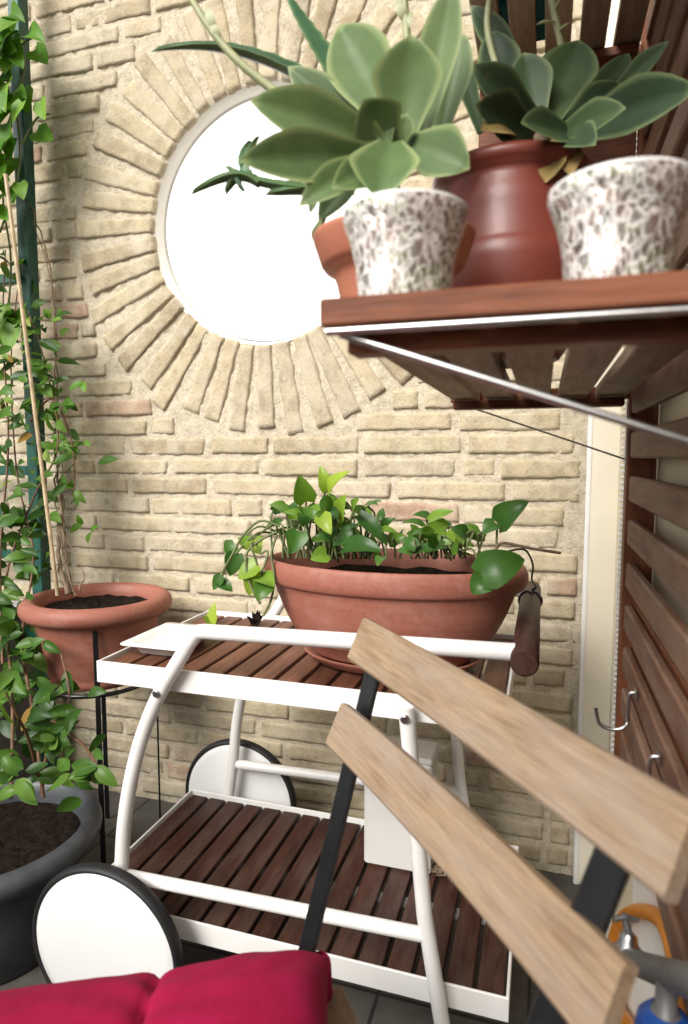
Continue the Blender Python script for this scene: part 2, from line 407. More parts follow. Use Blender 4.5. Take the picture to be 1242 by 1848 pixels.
def gv(i, k):
    if (i, k) not in vid: vid[i, k] = mb.add(idx[i, k][:3])
    return vid[i, k]
for i in range(nx):
    for k in range(nz):
        c4 = [(i, k), (i + 1, k), (i + 1, k + 1), (i, k + 1)]
        if all(idx[c][3] for c in c4): continue
        mb.face([gv(*c) for c in c4], True)
mb.build('mortar_bed', M['mortar'], bw)

def brick(b, c, ax, az, L, H, D=.0088, tone=None, seed=0, taper=0):
    """one hand-made brick face standing proud of the mortar: rounded, chipped arrises"""
    nx_, nz_ = max(4, int(L / .016)), 5; tone = R.random() if tone is None else tone
    rows = []; sd = V((seed * 3.7, seed * 1.3, seed * 7.1)); yv = V((0, -1, 0))
    def lin(n): # denser near the edges
        q = [i / n for i in range(n + 1)]; q = [0, .25 / n] + q[1:-1] + [1 - .25 / n, 1]; return q
    us, ws = lin(nx_), lin(nz_)
    tilt = R.uniform(-.005, .005); dd = D * R.uniform(.75, 1.15)
    for wj, w in enumerate(ws):
        row = []
        for ui, u in enumerate(us):
            px_, pz_ = (u - .5) * L, (w - .5) * H * (1 + taper * (u - .5))
            eg = min(min(u, 1 - u) * L, min(w, 1 - w) * H)
            nn = noise.noise(V((px_ * 22, pz_ * 22, 0)) + sd); n2 = noise.noise(V((px_ * 70, pz_ * 70, 3)) + sd)
            inset = (.0036 * nn + .0022 * n2) * (1 if eg < .006 else .3)
            px2 = px_ - math.copysign(max(0, inset) * (2 if min(u, 1 - u) < .05 else .2), px_)
            pz2 = pz_ + inset * (1 if min(w, 1 - w) < .1 else .3)
            border = wj in (0, len(ws) - 1) or ui in (0, len(us) - 1)
            h = -.006 if border else dd * (1 - math.exp(-eg / .0009)) + .0013 * nn + .0010 * n2 + tilt * (u - .5)
            p = V(c) + ax * px2 + az * pz2 + yv * h
            row.append(b.add(p, None, tone))
        rows.append(row)
    for j in range(len(ws) - 1):
        for i in range(len(us) - 1):
            b.face((rows[j][i], rows[j][i + 1], rows[j + 1][i + 1], rows[j + 1][i]), True)

mb = MB(); EX, EZ = V((1, 0, 0)), V((0, 0, 1)); pitch = .0610; cnt = 0
for k in range(-20, 32):
    zc = 1.206 + pitch * k
    if zc < .03 or zc > 3.05: continue
    x = -2.45 + (.145 if k % 2 else 0) + R.uniform(-.035, .035)
    while x < XR - .03:
        L = .272 + R.uniform(-.018, .02)
        if R.random() < .14: L = R.choice((.085, .13, .19))
        e = min(x + L, XR - .004 - R.uniform(0, .006)); gap = R.uniform(.009, .018)
        segs = [(x, e)]
        dz = abs(zc - OC.z)
        rr = RO + .004
        if dz < rr + .018:
            hw = math.sqrt(max(0, (rr + .002) ** 2 - max(0, dz - .018) ** 2)); a_, b_ = OC.x - hw, OC.x + hw; ns = []
            for (p, q) in segs:
                if q <= a_ or p >= b_: ns.append((p, q)); continue
                if p < a_: ns.append((p, a_))
                if q > b_: ns.append((b_, q))
            segs = ns
        for (p, q) in segs:
            if q - p < .035: continue
            a = R.uniform(-.006, .006)
            brick(mb, ((p + q) / 2, YW, zc + R.uniform(-.0025, .0025)), V((math.cos(a), 0, math.sin(a))), V((-math.sin(a), 0, math.cos(a))), q - p, .0495 + R.uniform(-.004, .003), seed=cnt); cnt += 1
        x = e + gap
mb.build('brick_courses', M['brick'], bw)
mb = MB(); NV = 43
for k in range(NV):
    a = 2 * math.pi * (k + .3 + R.uniform(-.10, .10)) / NV; L = R.uniform(.245, .285); r_ = RI + .002 + L / 2 + R.uniform(0, .004)
    ux = V((math.cos(a), 0, math.sin(a))); a2 = a + R.uniform(-.02, .02); uz = V((-math.sin(a2), 0, math.cos(a2))); ux2 = V((math.cos(a2), 0, math.sin(a2)))
    brick(mb, OC + ux * r_, ux2, uz, L, .0510 + R.uniform(-.003, .002), .011, R.random() * .72, seed=900 + k, taper=.22 + R.uniform(-.06, .04))
mb.build('window_ring', M['brick'], bw)
mb = MB(); NS = 96; rows = []
for j, (rr, y) in enumerate(((RI + .010, YW - .001), (RI + .002, YW + .006), (RI - .004, YW + .03), (RI - .008, YW + .075), (RI - .010, YW + .115), (RI - .006, YW + .121), (RI + .2, YW + .121))):
    rows.append([mb.add(OC + V((math.cos(2 * math.pi * k / NS) * rr, 0, math.sin(2 * math.pi * k / NS) * rr)) + V((0, y - YW, 0))) for k in range(NS)])
for j in range(len(rows) - 1):
    for k in range(NS): mb.face((rows[j][k], rows[j][(k + 1) % NS], rows[j + 1][(k + 1) % NS], rows[j + 1][k])[::-1], True)
mb.build('window_reveal', M['plaster'], bw)
def m_pane():  # added glowing pane: its emission stands in for bright sky behind the opening
    m, nt, b = mat('emissive_white_pane'); b.inputs['Base Color'].default_value = (.85, .85, .83, 1); b.inputs['Roughness'].default_value = .6
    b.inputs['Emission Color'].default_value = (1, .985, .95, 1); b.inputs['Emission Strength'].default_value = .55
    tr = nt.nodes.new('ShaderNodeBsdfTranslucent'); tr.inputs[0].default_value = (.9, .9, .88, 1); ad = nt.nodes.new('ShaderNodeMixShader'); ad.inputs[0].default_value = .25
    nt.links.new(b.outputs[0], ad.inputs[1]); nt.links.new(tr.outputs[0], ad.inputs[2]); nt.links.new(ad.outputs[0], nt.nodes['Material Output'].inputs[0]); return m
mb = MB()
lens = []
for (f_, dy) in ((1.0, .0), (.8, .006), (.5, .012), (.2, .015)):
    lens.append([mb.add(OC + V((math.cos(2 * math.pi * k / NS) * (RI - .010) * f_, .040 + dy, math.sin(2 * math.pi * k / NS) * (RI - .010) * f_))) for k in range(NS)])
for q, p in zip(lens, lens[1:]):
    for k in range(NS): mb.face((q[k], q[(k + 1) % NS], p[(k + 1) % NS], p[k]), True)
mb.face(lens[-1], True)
mb.build('glow_pane', m_pane(), bw)
# outer leaf of the wall (its back), with the same round opening
mb = MB(); ring = []; outer = []
for k in range(NS):
    a = 2 * math.pi * k / NS; d = V((math.cos(a), 0, math.sin(a))); ring.append(mb.add((OC.x + d.x * (RI + .05), YW + .118, OC.z + d.z * (RI + .05))))
    s_ = min((x1 - OC.x if d.x > 0 else OC.x - x0) / max(abs(d.x), 1e-6), (z1 - OC.z if d.z > 0 else OC.z) / max(abs(d.z), 1e-6))
    outer.append(mb.add((OC.x + d.x * s_, YW + .118, OC.z + d.z * s_)))
for k in range(NS): mb.face((ring[k], outer[k], outer[(k + 1) % NS], ring[(k + 1) % NS]))
mb.box(((x0 + x1) / 2, YW + .055, z1 + .02), (x1 - x0 + .06, .16, .05), bev=.004)
mb.build('outer_render', M['plaster'], bw)

# ------------------------------------------------------------------ side wall on the right, trims
sw = thing('side_wall', 'smooth cream painted wall behind the slatted wooden panel', 'wall', (.26, .3, 0))
mb = MB(); mb.box((.25, .06, 1.55), (.15, 3.31, 3.1), bev=.003); mb.build('painted_face', M['cream'], sw)
mb = MB(); mb.box((.1735, -.19, .30), (.004, 2.74, .60), bev=.001); mb.build('white_dado', M['plaster'], sw)
wt = thing('wall_trim', 'tall cream trim board with white rounded edge, where the brick wall ends', 'trim', (.14, 1.69, 0))
mb = MB(); mb.box((.147, YW - .022, 1.5), (.074, .03, 3.0), bev=.004); mb.build('board', M['trimcream'], wt)
mb = MB(); mb.tube([(.109, YW - .032, 0.002), (.109, YW - .032, 3.0)], .0075, 12); mb.build('edge_bead', M['white'], wt)
rs = thing('ribbed_strip', 'narrow white ribbed strip standing between cream trim and wooden panel', 'strip', (.166, 1.45, 0))
mb = MB(); mb.box((.166, 1.45, 1.4), (.010, .02, 2.8), bev=.001); mb.build('strip', M['trimcream'], rs)
mb = MB()
for i in range(230): mb.box((.1585, 1.449, .05 + i * .012), (.008, .026, .0065), bev=.0015)
mb.build('ribs', M['ribs'], rs)

hb = MB(); hb.box((-.72, -.60, .53), (2.0, .12, 1.06), bev=.01); tag(hb.build('front_light_block', M['parapet']), 'unseen grey block added behind the viewer to cut low light', 'parapet')  # out of view, added to keep low light off the lower brickwork
# parapet on the left
pp = MB(); pp.box((-1.68, .2, .30), (.14, 3.0, .60), bev=.01); o = pp.build('parapet', M['parapet']); tag(o, 'low grey rendered parapet behind the leafy climbers at the far left', 'parapet')
cp = MB(); cp.box((-1.68, .2, .615), (.18, 3.02, .03), bev=.006); cp.build('coping', m_plain('pale_coping', (.42, .41, .42), .7, .1, 12, .2), o)

# ------------------------------------------------------------------ trellis
tr = thing('trellis', 'dark green metal trellis standing against the brick wall, carrying climbers', 'trellis', (-1.55, 1.62, 0))
mb = MB(); mb.box((-1.517, 1.625, 1.35), (.042, .04, 2.7), bev=.003); mb.build('post', M['green'], tr)
mb = MB(); mb.box((-2.15, 1.625, 1.35), (.035, .035, 2.7), bev=.003); mb.build('post', M['green'], tr)
for z in (.55, .80, .93, 1.07, 1.66, 2.2):
    mb = MB(); mb.box((-1.8325, 1.625, z), (.60, .022, .03), bev=.003); mb.build('rail', M['green'], tr)
for x in (-1.68, -1.83, -1.98):
    mb = MB(); mb.tube([(x, 1.61, .3), (x, 1.61, 2.6)], .006, 8); mb.build('upright', M['green'], tr)

# ------------------------------------------------------------------ pots
def pot(name, label, c, prof, m, soil_r, soil_z, cat='pot', sx=1, sy=1, base_r=None, n=64, foot=None, fm=None, group=None, wob=0):
    t = thing(name, label, cat, c, group)
    b = MB(); rows = b.lathe(prof, c, n, sx, sy, wob); b.disc(rows[0], True); b.build('body', m, t)
    s = MB(); cc = V(c) + V((0, 0, soil_z)); rr = []; K = 14
    for i in range(K + 1):
        rr.append([s.add(cc + V((soil_r * sx * i / K * math.cos(2 * math.pi * k / 40), soil_r * sy * i / K * math.sin(2 * math.pi * k / 40), R.uniform(-.005, .007) if 0 < i < K else -.004))) for k in range(40)] if i else [s.add(cc)])
    for i in range(K):
        for k in range(40):
            if i == 0: s.face((rr[0][0], rr[1][k], rr[1][(k + 1) % 40]), True)
            else: s.face((rr[i][k], rr[i + 1][k], rr[i + 1][(k + 1) % 40], rr[i][(k + 1) % 40]), True)
    s.build('soil', M['soil'], t)
    return t

def arc(cr, cz, r, a0, a1, n=10): return [(cr + r * math.cos(rad(a0 + (a1 - a0) * i / n)), cz + r * math.sin(rad(a0 + (a1 - a0) * i / n))) for i in range(n + 1)]

# round terracotta pot in a black stand
RC = V((-1.165, 1.45, .505))
prof = [(.120, 0), (.128, .002), (.133, .018), (.131, .024), (.136, .032), (.150, .10), (.160, .16), (.163, .178), (.164, .18)] + arc(.174, .204, .025, -115, 115, 14) + [(.158, .222), (.152, .20), (.148, .16), (.130, .02)]
pot('flower_pot', 'round terracotta pot with thick rolled rim, in the black stand by the brick wall', RC, prof, M['terra'], .153, .195)
ps = thing('plant_stand', 'thin black metal stand holding the round terracotta pot', 'plant stand', (RC.x, RC.y, 0))
b = MB(); b.tube([RC + V((.143 * math.cos(a * math.pi / 18), .143 * math.sin(a * math.pi / 18), -.006)) for a in range(37)], .006, 8, False)
b.tube([RC + V((.14 * math.cos(a), .14 * math.sin(a), -.0075)) for a in (0, math.pi)], .004, 6)
b.build('ring', M['black'], ps)
for a in (-54, 36, 126, -144):
    ca, sa = math.cos(rad(a)), math.sin(rad(a)); b = MB(); e = V((-sa, ca, 0))
    top = .17 if a == -54 else -.005
    pts = [(.172, .172), (.154, -.006), (.155, -.5)] if a == -54 else [(.150, -.004), (.150, -.5)]
    for (p, q) in zip(pts, pts[1:]):
        b.bar(RC + V((ca * p[0], sa * p[0], p[1])), RC + V((ca * q[0], sa * q[0], q[1])), .013, .005, e, .0008)
    b.build('leg', M['black'], ps)

# big charcoal planter bottom-left
DC = V((-1.185, 1.085, 0))
prof = [(.155, 0), (.160, .004), (.178, .12), (.192, .20), (.196, .215), (.2, .222)] + arc(.212, .247, .027, -110, 100, 14) + [(.198, .262), (.192, .24), (.19, .2), (.16, .05)]
pot('planter', 'large round charcoal plastic planter on the floor behind the front wheel', DC, prof, M['charcoal'], .195, .225, 'planter')

# oval terracotta planter on the trolley
OCN = V((-.283, 1.215, .722))
prof = [(.600, 0), (.615, .003), (.64, .02)] + [(.64 + .30 * (i / 9) ** .55, .02 + .122 * (i / 9)) for i in range(1, 10)] + [(.945, .145)] + [(.968 + .050 * math.cos(rad(a)), .166 + .023 * math.sin(rad(a))) for a in range(-95, 125, 15)] + [(.93, .176), (.91, .16), (.88, .12), (.72, .03)]
ov = pot('oval_planter', 'wide oval terracotta planter with rolled rim on top of the white trolley', OCN, [(r * .258, z) for r, z in prof], M['terra'], .236, .150, 'planter', 1, .60)
sa = thing('saucer', 'oval terracotta saucer under the wide planter on the trolley', 'saucer', (-.283, 1.215, .7085))
b = MB(); rows = b.lathe([(.150, 0), (.158, .001), (.176, .015), (.178, .019), (.174, .020), (.156, .0075), (0.001, .007)], (-.283, 1.215, .7085), 56, 1, .66); b.disc(rows[0], True); b.build('dish', M['terra'], sa)

# ------------------------------------------------------------------ trolley
TZ, LZ = .712, .212
tl = thing('trolley', 'white tubular serving trolley with dark wood slat shelves and big disc wheels', 'trolley', (-.44, 1.25, 0))
def tray(name, X0, X1, Y0, Y1, Z, m, nsl):
    b = MB(); T = .005; H = .043
    b.box(((X0 + X1) / 2, Y0 + T / 2, Z - H / 2), (X1 - X0, T, H), bev=.001); b.box(((X0 + X1) / 2, Y1 - T / 2, Z - H / 2), (X1 - X0, T, H), bev=.001)
    for x in (X0 + T / 2, X1 - T / 2): b.box((x, (Y0 + Y1) / 2, Z - H / 2), (T, Y1 - Y0 - 2 * T - .0004, H - .001), bev=.001)
    for y in (Y0 + .018, (Y0 + Y1) / 2, Y1 - .018): b.box(((X0 + X1) / 2, y, Z - .033), (X1 - X0 - 2 * T - .001, .022, .010), bev=.001)
    fr = b.build(name, M['white'], tl)
    s = MB(); w = (X1 - X0 - 2 * T) / nsl
    for i in range(nsl):
        s.box((X0 + T + w * (i + .5), (Y0 + Y1) / 2, Z - .018), (w - .0085, Y1 - Y0 - 2 * T - .008, .017), bev=.0018, grain=1)
    s.build('slats', m, fr)
tray('top_tray', -.832, -.045, 1.025, 1.465, TZ, M['deck'], 15)
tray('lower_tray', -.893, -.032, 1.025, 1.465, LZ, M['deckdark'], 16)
FY = 1.006
def fp(px, py): return P(px, py, Y=FY)
bendL = [fp(930, 1177), fp(800, 1168), fp(560, 1152), fp(400, 1142), fp(372, 1140), fp(357, 1142), fp(345, 1156), fp(330, 1180), fp(290, 1248), fp(258, 1325), fp(236, 1410), fp(224, 1490), fp(219, 1570), fp(212, 1640), fp(205, 1700)]
legR = [fp(733, 1276), fp(740, 1350), fp(766, 1650), fp(800, 1860)]
d_ = (legR[3] - legR[2]); legR.append(legR[3] + d_ * ((legR[3].z - .002) / -d_.z)); legR = legR[:3] + [legR[4]]
cross = [fp(228, 1580), fp(768, 1688)]
for sgn, y in ((0, FY), (1, 1.484)):
    def mv(pts): return [V((p.x, y, p.z)) for p in pts]
    b = MB(); b.tube(smooth(mv(bendL), 4), .0140, 14); b.build('rail', M['white'], tl)
    b = MB(); b.tube(mv(legR), .0135, 14); leg = b.build('leg', M['white'], tl)
    b = MB(); b.tube(mv(cross), .0122, 14); b.build('crossbar', M['white'], tl)
    for q in (fp(290, 1247), fp(734, 1292)):
        s_ = -1 if not sgn else 1; b = MB()
        b.tube([V((q.x, y + s_ * .010, q.z)), V((q.x, y + s_ * .0165, q.z)), V((q.x, y + s_ * .0172, q.z))], [.0075, .0075, .005], 12); b.build('bolt', M['steel'], tl)
    wc = P(214, 1700, Y=1.0); s_ = -1 if not sgn else 1
    wc = V((wc.x, (.962 if not sgn else 1.532), .169))
    def wheel_part(prof_, name, m, par=None):
        b = MB(); n = 72; rows = []
        for (r, yy) in prof_: rows.append([b.add(wc + V((r * math.cos(2 * math.pi * k / n), yy, r * math.sin(2 * math.pi * k / n)))) for k in range(n)])
        for i in range(len(rows) - 1):
            for k in range(n): b.face((rows[i][k], rows[i][(k + 1) % n], rows[i + 1][(k + 1) % n], rows[i + 1][k]), True)
        return b.build(name, m, par)
    w_ = wheel_part([(.0005, -.0125), (.05, -.0125), (.14, -.0115), (.1555, -.0095), (.157, -.008), (.157, .008), (.1555, .0095), (.14, .0115), (.0005, .0125)], 'wheel', M['whitedisc'], tl)
    wheel_part([(.1605 + .0075 * math.cos(rad(a)), .0135 * math.sin(rad(a))) for a in range(0, 361, 20)], 'tyre', M['rubber'], w_)
b = MB(); b.tube([V((wc.x, .98, .169)), V((wc.x, 1.516, .169))], .008, 10); b.build('axle', M['steel'], tl)
hp = fp(948, 1183)
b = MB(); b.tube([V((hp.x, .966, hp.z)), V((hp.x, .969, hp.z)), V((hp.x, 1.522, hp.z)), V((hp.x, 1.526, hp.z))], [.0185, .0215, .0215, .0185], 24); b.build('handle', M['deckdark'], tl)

# small things on the trolley
b = MB(); pd = thing('plastic_dish', 'shallow white plastic dish lying on the trolley corner', 'dish', (-.765, 1.16, TZ - .0095))
def slab_ring(b, x0, x1, y0, y1, z, r=.012):
    out = []
    for (cx, cy, a0) in ((x1 - r, y1 - r, 0), (x0 + r, y1 - r, 90), (x0 + r, y0 + r, 180), (x1 - r, y0 + r, 270)):
        for i in range(5): a = rad(a0 + i * 22.5); out.append(b.add((cx + r * math.cos(a), cy + r * math.sin(a), z)))
    return out
zz = TZ - .0095
rings = [slab_ring(b, -.795, -.715, 1.12, 1.235, zz), slab_ring(b, -.80, -.71, 1.115, 1.24, zz + .002), slab_ring(b, -.808, -.702, 1.105, 1.25, zz + .022), slab_ring(b, -.826, -.682, 1.085, 1.27, zz + .024), slab_ring(b, -.826, -.682, 1.085, 1.27, zz + .027), slab_ring(b, -.806, -.704, 1.107, 1.248, zz + .0265), slab_ring(b, -.798, -.712, 1.117, 1.238, zz + .018)]
for q, p in zip(rings, rings[1:]):
    for k in range(20): b.face((q[k], q[(k + 1) % 20], p[(k + 1) % 20], p[k]), True)
b.face(rings[0][::-1]); b.face(rings[-1]); b.build('tray', M['white'], pd)

wb = thing('storage_box', 'plain off white upright box standing on the lower trolley shelf', 'box', (-.30, 1.3, LZ))
q0, q1 = P(655, 1560, Z=LZ - .006), P(752, 1572, Z=LZ - .006)
bx0, by = q0.x, q0.y; bw_ = .150
b = MB(); b.box((bx0 + bw_ / 2, by + .05, LZ - .0085 + .125), (bw_, .09, .25), bev=.006); b.build('case', M['greywhite'], wb)
b = MB(); b.box((bx0 + bw_ / 2, by + .05, LZ + .2485), (bw_ + .006, .096, .014), bev=.004); b.build('lid', M['greywhite'], wb)
wk = MB(); q = P(790, 1575, Z=LZ)
for i in range(12): wk.leaf(q + V((R.uniform(-.03, .03), R.uniform(-.02, .02), 0)), q + V((R.uniform(-.045, .045), R.uniform(-.03, .03), R.uniform(.0, .012))), .007, (0, 0, 1), 'ellip', n=4, m=1)
tag(wk.build('dried_leaves', M['twig']), 'scrap of dried leaves lying beside the off white box on lower shelf', 'dried leaves')

# cord from planter to handle
b = MB(); cp_ = [P(905, 1000, Y=1.25), P(930, 992, Y=1.29), P(950, 994, Y=1.30), P(962, 1020, Y=1.32), P(960, 1045, Y=1.35), P(968, 1058, Y=1.39)]
b.tube(smooth(cp_, 5), .0022, 6); cp2 = V((hp.x, 1.40, hp.z))
b.tube([cp2 + V((.0235 * math.cos(a * .35), -.012 + .0012 * a, .0235 * math.sin(a * .35))) for a in range(20)], .0026, 6, True)
b.tube([cp_[-1], cp2 + V((.004, 0, .0238)), cp2 + V((.0, -.03, .0235))], .003, 6)
tag(b.build('cord', M['black']), 'thin black cord running from the oval planter to the trolley handle', 'cord')

# ------------------------------------------------------------------ pothos
po = thing('pothos', 'pothos with heart shaped green leaves trailing out of the oval planter', 'plant', OCN + V((0, 0, .15)))
lf, sm_ = MB(), MB()
def to_cam(p): return (CAM - V(p)).normalized()
def pl(bx, by_, tx, ty, w, Y, dY=0.0, tone=.5, nrm=None, root=None, fold=.25, arch=.08):
    a, c = P(bx, by_, Y=Y), P(tx, ty, Y=Y + dY); n = V(nrm) if nrm else (to_cam(a) + V((R.uniform(-.4, .4), 0, .7)))
    lf.leaf(a, c, w, n, 'heart', arch + R.uniform(-.04, .08), fold, n=10, m=3, tone=tone, twist=R.uniform(-.35, .35))
    if root is not None:
        r_ = P(root[0], root[1], Y=root[2]); mid = (r_ + a) / 2 + V((R.uniform(-.02, .02), R.uniform(-.02, .02), .025))
        sm_.tube(smooth([r_, mid, a], 5), .0022, 6)
Y0 = 1.2
for args in [
    (592, 892, 634, 850, .045, Y0, -.03, .97, None, (590, 1000, Y0)), (590, 885, 578, 840, .032, Y0, 0, .92, None, (585, 1000, Y0)),
    (553, 905, 540, 856, .052, Y0 - .02, -.03, .75, None, (560, 1000, Y0)), (610, 935, 625, 892, .045, Y0 - .05, -.02, .9, None, (600, 1000, Y0)),
    (580, 930, 598, 965, .038, Y0 - .08, -.02, .95, None, (575, 1005, Y0)), (650, 930, 700, 985, .035, Y0 - .05, 0, .2, None, (640, 1000, Y0)),
    (665, 915, 690, 905, .032, Y0, -.02, .45, (.2, -.5, .8), (650, 1000, Y0)), (690, 950, 715, 935, .025, Y0, 0, .35, None, (670, 1000, Y0)),
    (520, 925, 486, 912, .04, Y0, 0, .6, (0, -.4, 1), (545, 1005, Y0)), (540, 960, 525, 1000, .05, Y0 - .06, -.02, .5, None, (560, 1010, Y0)),
    (620, 990, 690, 995, .05, Y0 - .08, -.02, .2, (0, -.6, .8), (610, 1015, Y0)), (590, 1000, 560, 1010, .04, Y0 - .09, -.02, .8, None, None),
    (690, 1005, 682, 1022, .025, Y0 - .13, -.02, .55, None, None), (640, 960, 600, 985, .04, Y0 - .06, 0, .35, None, (630, 1005, Y0)),
    (765, 950, 725, 945, .03, Y0, -.01, .45, (0, -.4, 1), (790, 1005, Y0)), (775, 935, 745, 930, .03, Y0 + .02, 0, .3, (0, -.4, 1), (790, 1005, Y0)),
    (775, 940, 820, 922, .035, Y0, 0, .85, (0, -.5, .9), (785, 1005, Y0)), (770, 962, 735, 975, .035, Y0 - .04, 0, .35, (0, -.4, 1), (790, 1005, Y0)),
    (820, 955, 835, 985, .04, Y0 - .03, -.01, .88, None, (815, 1005, Y0)), (845, 960, 862, 970, .025, Y0, 0, .4, None, (830, 1005, Y0)),
    (800, 985, 740, 1000, .035, Y0 - .06, -.01, .3, (0, -.5, .9), (815, 1012, Y0)), (900, 945, 955, 905, .06, Y0 + .02, -.02, .35, (-.3, -.9, .3), (895, 1010, Y0)),
    (895, 945, 872, 965, .045, Y0 + .02, -.01, .4, (-.5, -.8, .3), None), (868, 1040, 948, 1010, .075, Y0 - .14, .02, .42, (-.1, -.9, .45), (830, 995, Y0 - .05)),
    (880, 1045, 852, 1072, .05, Y0 - .14, -.01, .42, (-.1, -.9, .45), None),
    # trailing over the left rim
    (425, 985, 410, 1005, .05, Y0 - .05, 0, .4, None, (500, 960, Y0)), (425, 1000, 415, 1040, .045, Y0 - .07, -.01, .3, None, (500, 965, Y0)),
    (400, 1040, 385, 1065, .03, Y0 - .07, 0, .35, None, None), (395, 1050, 420, 1068, .032, Y0 - .07, 0, .3, None, (440, 1010, Y0 - .05)),
    (455, 975, 470, 1000, .045, Y0 - .06, -.01, .92, None, (500, 960, Y0)), (450, 985, 430, 970, .04, Y0 - .05, 0, .8, None, None),
    (465, 1020, 430, 1045, .05, Y0 - .09, -.01, .9, None, (470, 985, Y0 - .05)), (470, 1040, 495, 1060, .045, Y0 - .09, -.02, .85, None, (470, 1000, Y0 - .07)),
    (480, 1055, 465, 1085, .045, Y0 - .1, -.02, .55, None, None), (460, 1030, 450, 1075, .04, Y0 - .09, 0, .95, None, None)]:
    pl(*args)
for i in range(95):
    bx = R.gauss(588, 55) if i % 3 else R.gauss(800, 40); by_ = R.uniform(905, 1000) if i % 3 else R.uniform(950, 1000); a = R.uniform(-.6, 3.7)
    pl(bx, by_, bx + 30 * math.cos(a), by_ - 24 * math.sin(a), R.uniform(.022, .038), Y0 + R.uniform(-.08, .1), R.uniform(-.03, .03), R.uniform(.05, .85), (R.uniform(-.8, .8), -.5, R.uniform(.1, 1)), (bx + R.uniform(-10, 10), 1008, Y0 + R.uniform(-.06, .06)))
for pts in ([(500, 960), (470, 975), (445, 1000), (450, 1050), (470, 1090)], [(500, 965), (490, 1000), (495, 1040), (490, 1080), (475, 1112)], [(505, 950), (470, 940), (440, 965), (420, 1000), (400, 1035)]):
    sm_.tube(smooth([P(x, y, Y=Y0 - .07 - .01 * k) for k, (x, y) in enumerate(pts)], 5), .0026, 6)
lf.build('leaves', M['pothos'], po); sm_.build('stems', M['stem'], po)
b = MB(); b.tube(smooth([P(895, 1000, Y=1.2), P(905, 980, Y=1.2), P(960, 990, Y=1.22), P(1012, 998, Y=1.24)], 5), .0028, 6); b.tube([P(870, 1012, Y=1.2), P(908, 978, Y=1.2)], .0025, 6); b.build('dry_runner', M['twig'], po)
b = MB(); q = P(382, 1126, Z=TZ - .008); b.leaf(q, q + V((.004, .012, .052)), .036, (-.1, -1, .2), 'heart', .05, .2, tone=1.0, m=3); b.leaf(q + V((0, .002, 0)), q + V((-.018, -.01, .02)), .02, (0, -.6, 1), 'ellip', tone=.9)
tag(b.build('fallen_leaf', M['pothos']), 'single yellow green leaf upright on the trolley top near the rail bend', 'leaf')
b = MB(); q = P(463, 1128, Z=TZ - .008)
for i in range(16): b.leaf(q + V((R.uniform(-.008, .008), R.uniform(-.008, .008), 0)), q + V((R.uniform(-.022, .022), R.uniform(-.02, .02), R.uniform(.01, .045))), .010, (0, -1, .3), 'ellip', n=5, m=1)
tag(b.build('root_tuft', M['soil']), 'small black tuft of roots on the trolley under the trailing pothos', 'roots')

# ------------------------------------------------------------------ climbers on the left
ja = thing('jasmine', 'glossy leaved jasmine climbing from the charcoal planter up the green trellis', 'climbing plant', DC + V((0, 0, .22)))
lf, sm_ = MB(), MB()
def jleaf(p, size, tone, spread=1.0):
    a = R.uniform(0, 2 * math.pi); d = V((math.cos(a), -.35 + .6 * math.sin(a), R.uniform(-.9, .35))).normalized()
    lf.leaf(p, V(p) + d * size, size * R.uniform(.42, .55), V((R.uniform(-.5, .5), -.8, R.uniform(.3, 1.1))), 'ellip', R.uniform(-.06, .18), R.uniform(.1, .5), n=7, m=2, tone=tone, twist=R.uniform(-.7, .7))
stems = [
    [(78, 1440, 1.09), (62, 1300, 1.16), (40, 1150, 1.3), (60, 1000, 1.42), (30, 850, 1.5), (20, 650, 1.55), (35, 500, 1.57)],
    [(75, 1430, 1.10), (92, 1320, 1.13), (125, 1262, 1.15), (110, 1180, 1.2)],
    [(20, 1440, 1.05), (22, 1250, 1.2), (10, 1050, 1.38), (60, 900, 1.5), (105, 800, 1.54), (80, 650, 1.56), (50, 560, 1.56)],
    [(95, 1300, 1.13), (150, 1345, 1.08), (178, 1385, 1.04)],
    [(5, 1200, 1.25), (0, 1000, 1.4), (15, 800, 1.5), (5, 600, 1.55), (10, 450, 1.58)],
    [(70, 1400, 1.1), (50, 1330, 1.05), (30, 1290, 1.02), (10, 1250, 1.0)],
    [(55, 760, 1.54), (95, 720, 1.55), (130, 800, 1.54), (135, 890, 1.54)]]
dens = [80, 18, 85, 9, 85, 10, 20]
for pts, nleaf in zip(stems, dens):
    path = smooth([P(x, y, Y=yy) for x, y, yy in pts], 6); sm_.tube(path, [.0045 - .003 * i / len(path) for i in range(len(path))], 7)
    for i in range(nleaf):
        p = path[int(R.uniform(.14, 1) * (len(path) - 1))] + V((R.gauss(0, .03), R.gauss(0, .035), R.gauss(0, .03))); d = (p - CAM).length / 1.8
        low = p.z < 1.0
        jleaf(p, R.uniform(.042, .072) * (1 if not low else 1.05), min(1, max(0, R.gauss(.42 if low else .55, .24))))
for (x, y, yy, k) in ((140, 1285, 1.12, 5), (100, 1330, 1.1, 6), (178, 1385, 1.04, 6), (130, 1395, 1.05, 4), (75, 1160, 1.25, 6), (80, 655, 1.55, 5), (70, 700, 1.55, 4), (20, 1120, 1.3, 6), (35, 1180, 1.25, 4), (30, 1405, 1.0, 4), (8, 1370, 1.0, 4), (110, 1400, 1.1, 3)):
    for i in range(k): jleaf(P(x + R.uniform(-8, 8), y + R.uniform(-8, 8), Y=yy), R.uniform(.05, .068), R.uniform(.45, .85))
lf.leaf(P(62, 1275, Y=1.12), P(38, 1320, Y=1.10), .03, (0, -1, .3), tone=1.0)
lf.build('leaves', M['jasmine'], ja); sm_.build('stems', M['redstem'], ja)
vi = thing('leafy_vine', 'bright green vine with heart shaped leaves at the top of the trellis', 'climbing plant', (-1.55, 1.58, 1.4))
lf, sm_ = MB(), MB()
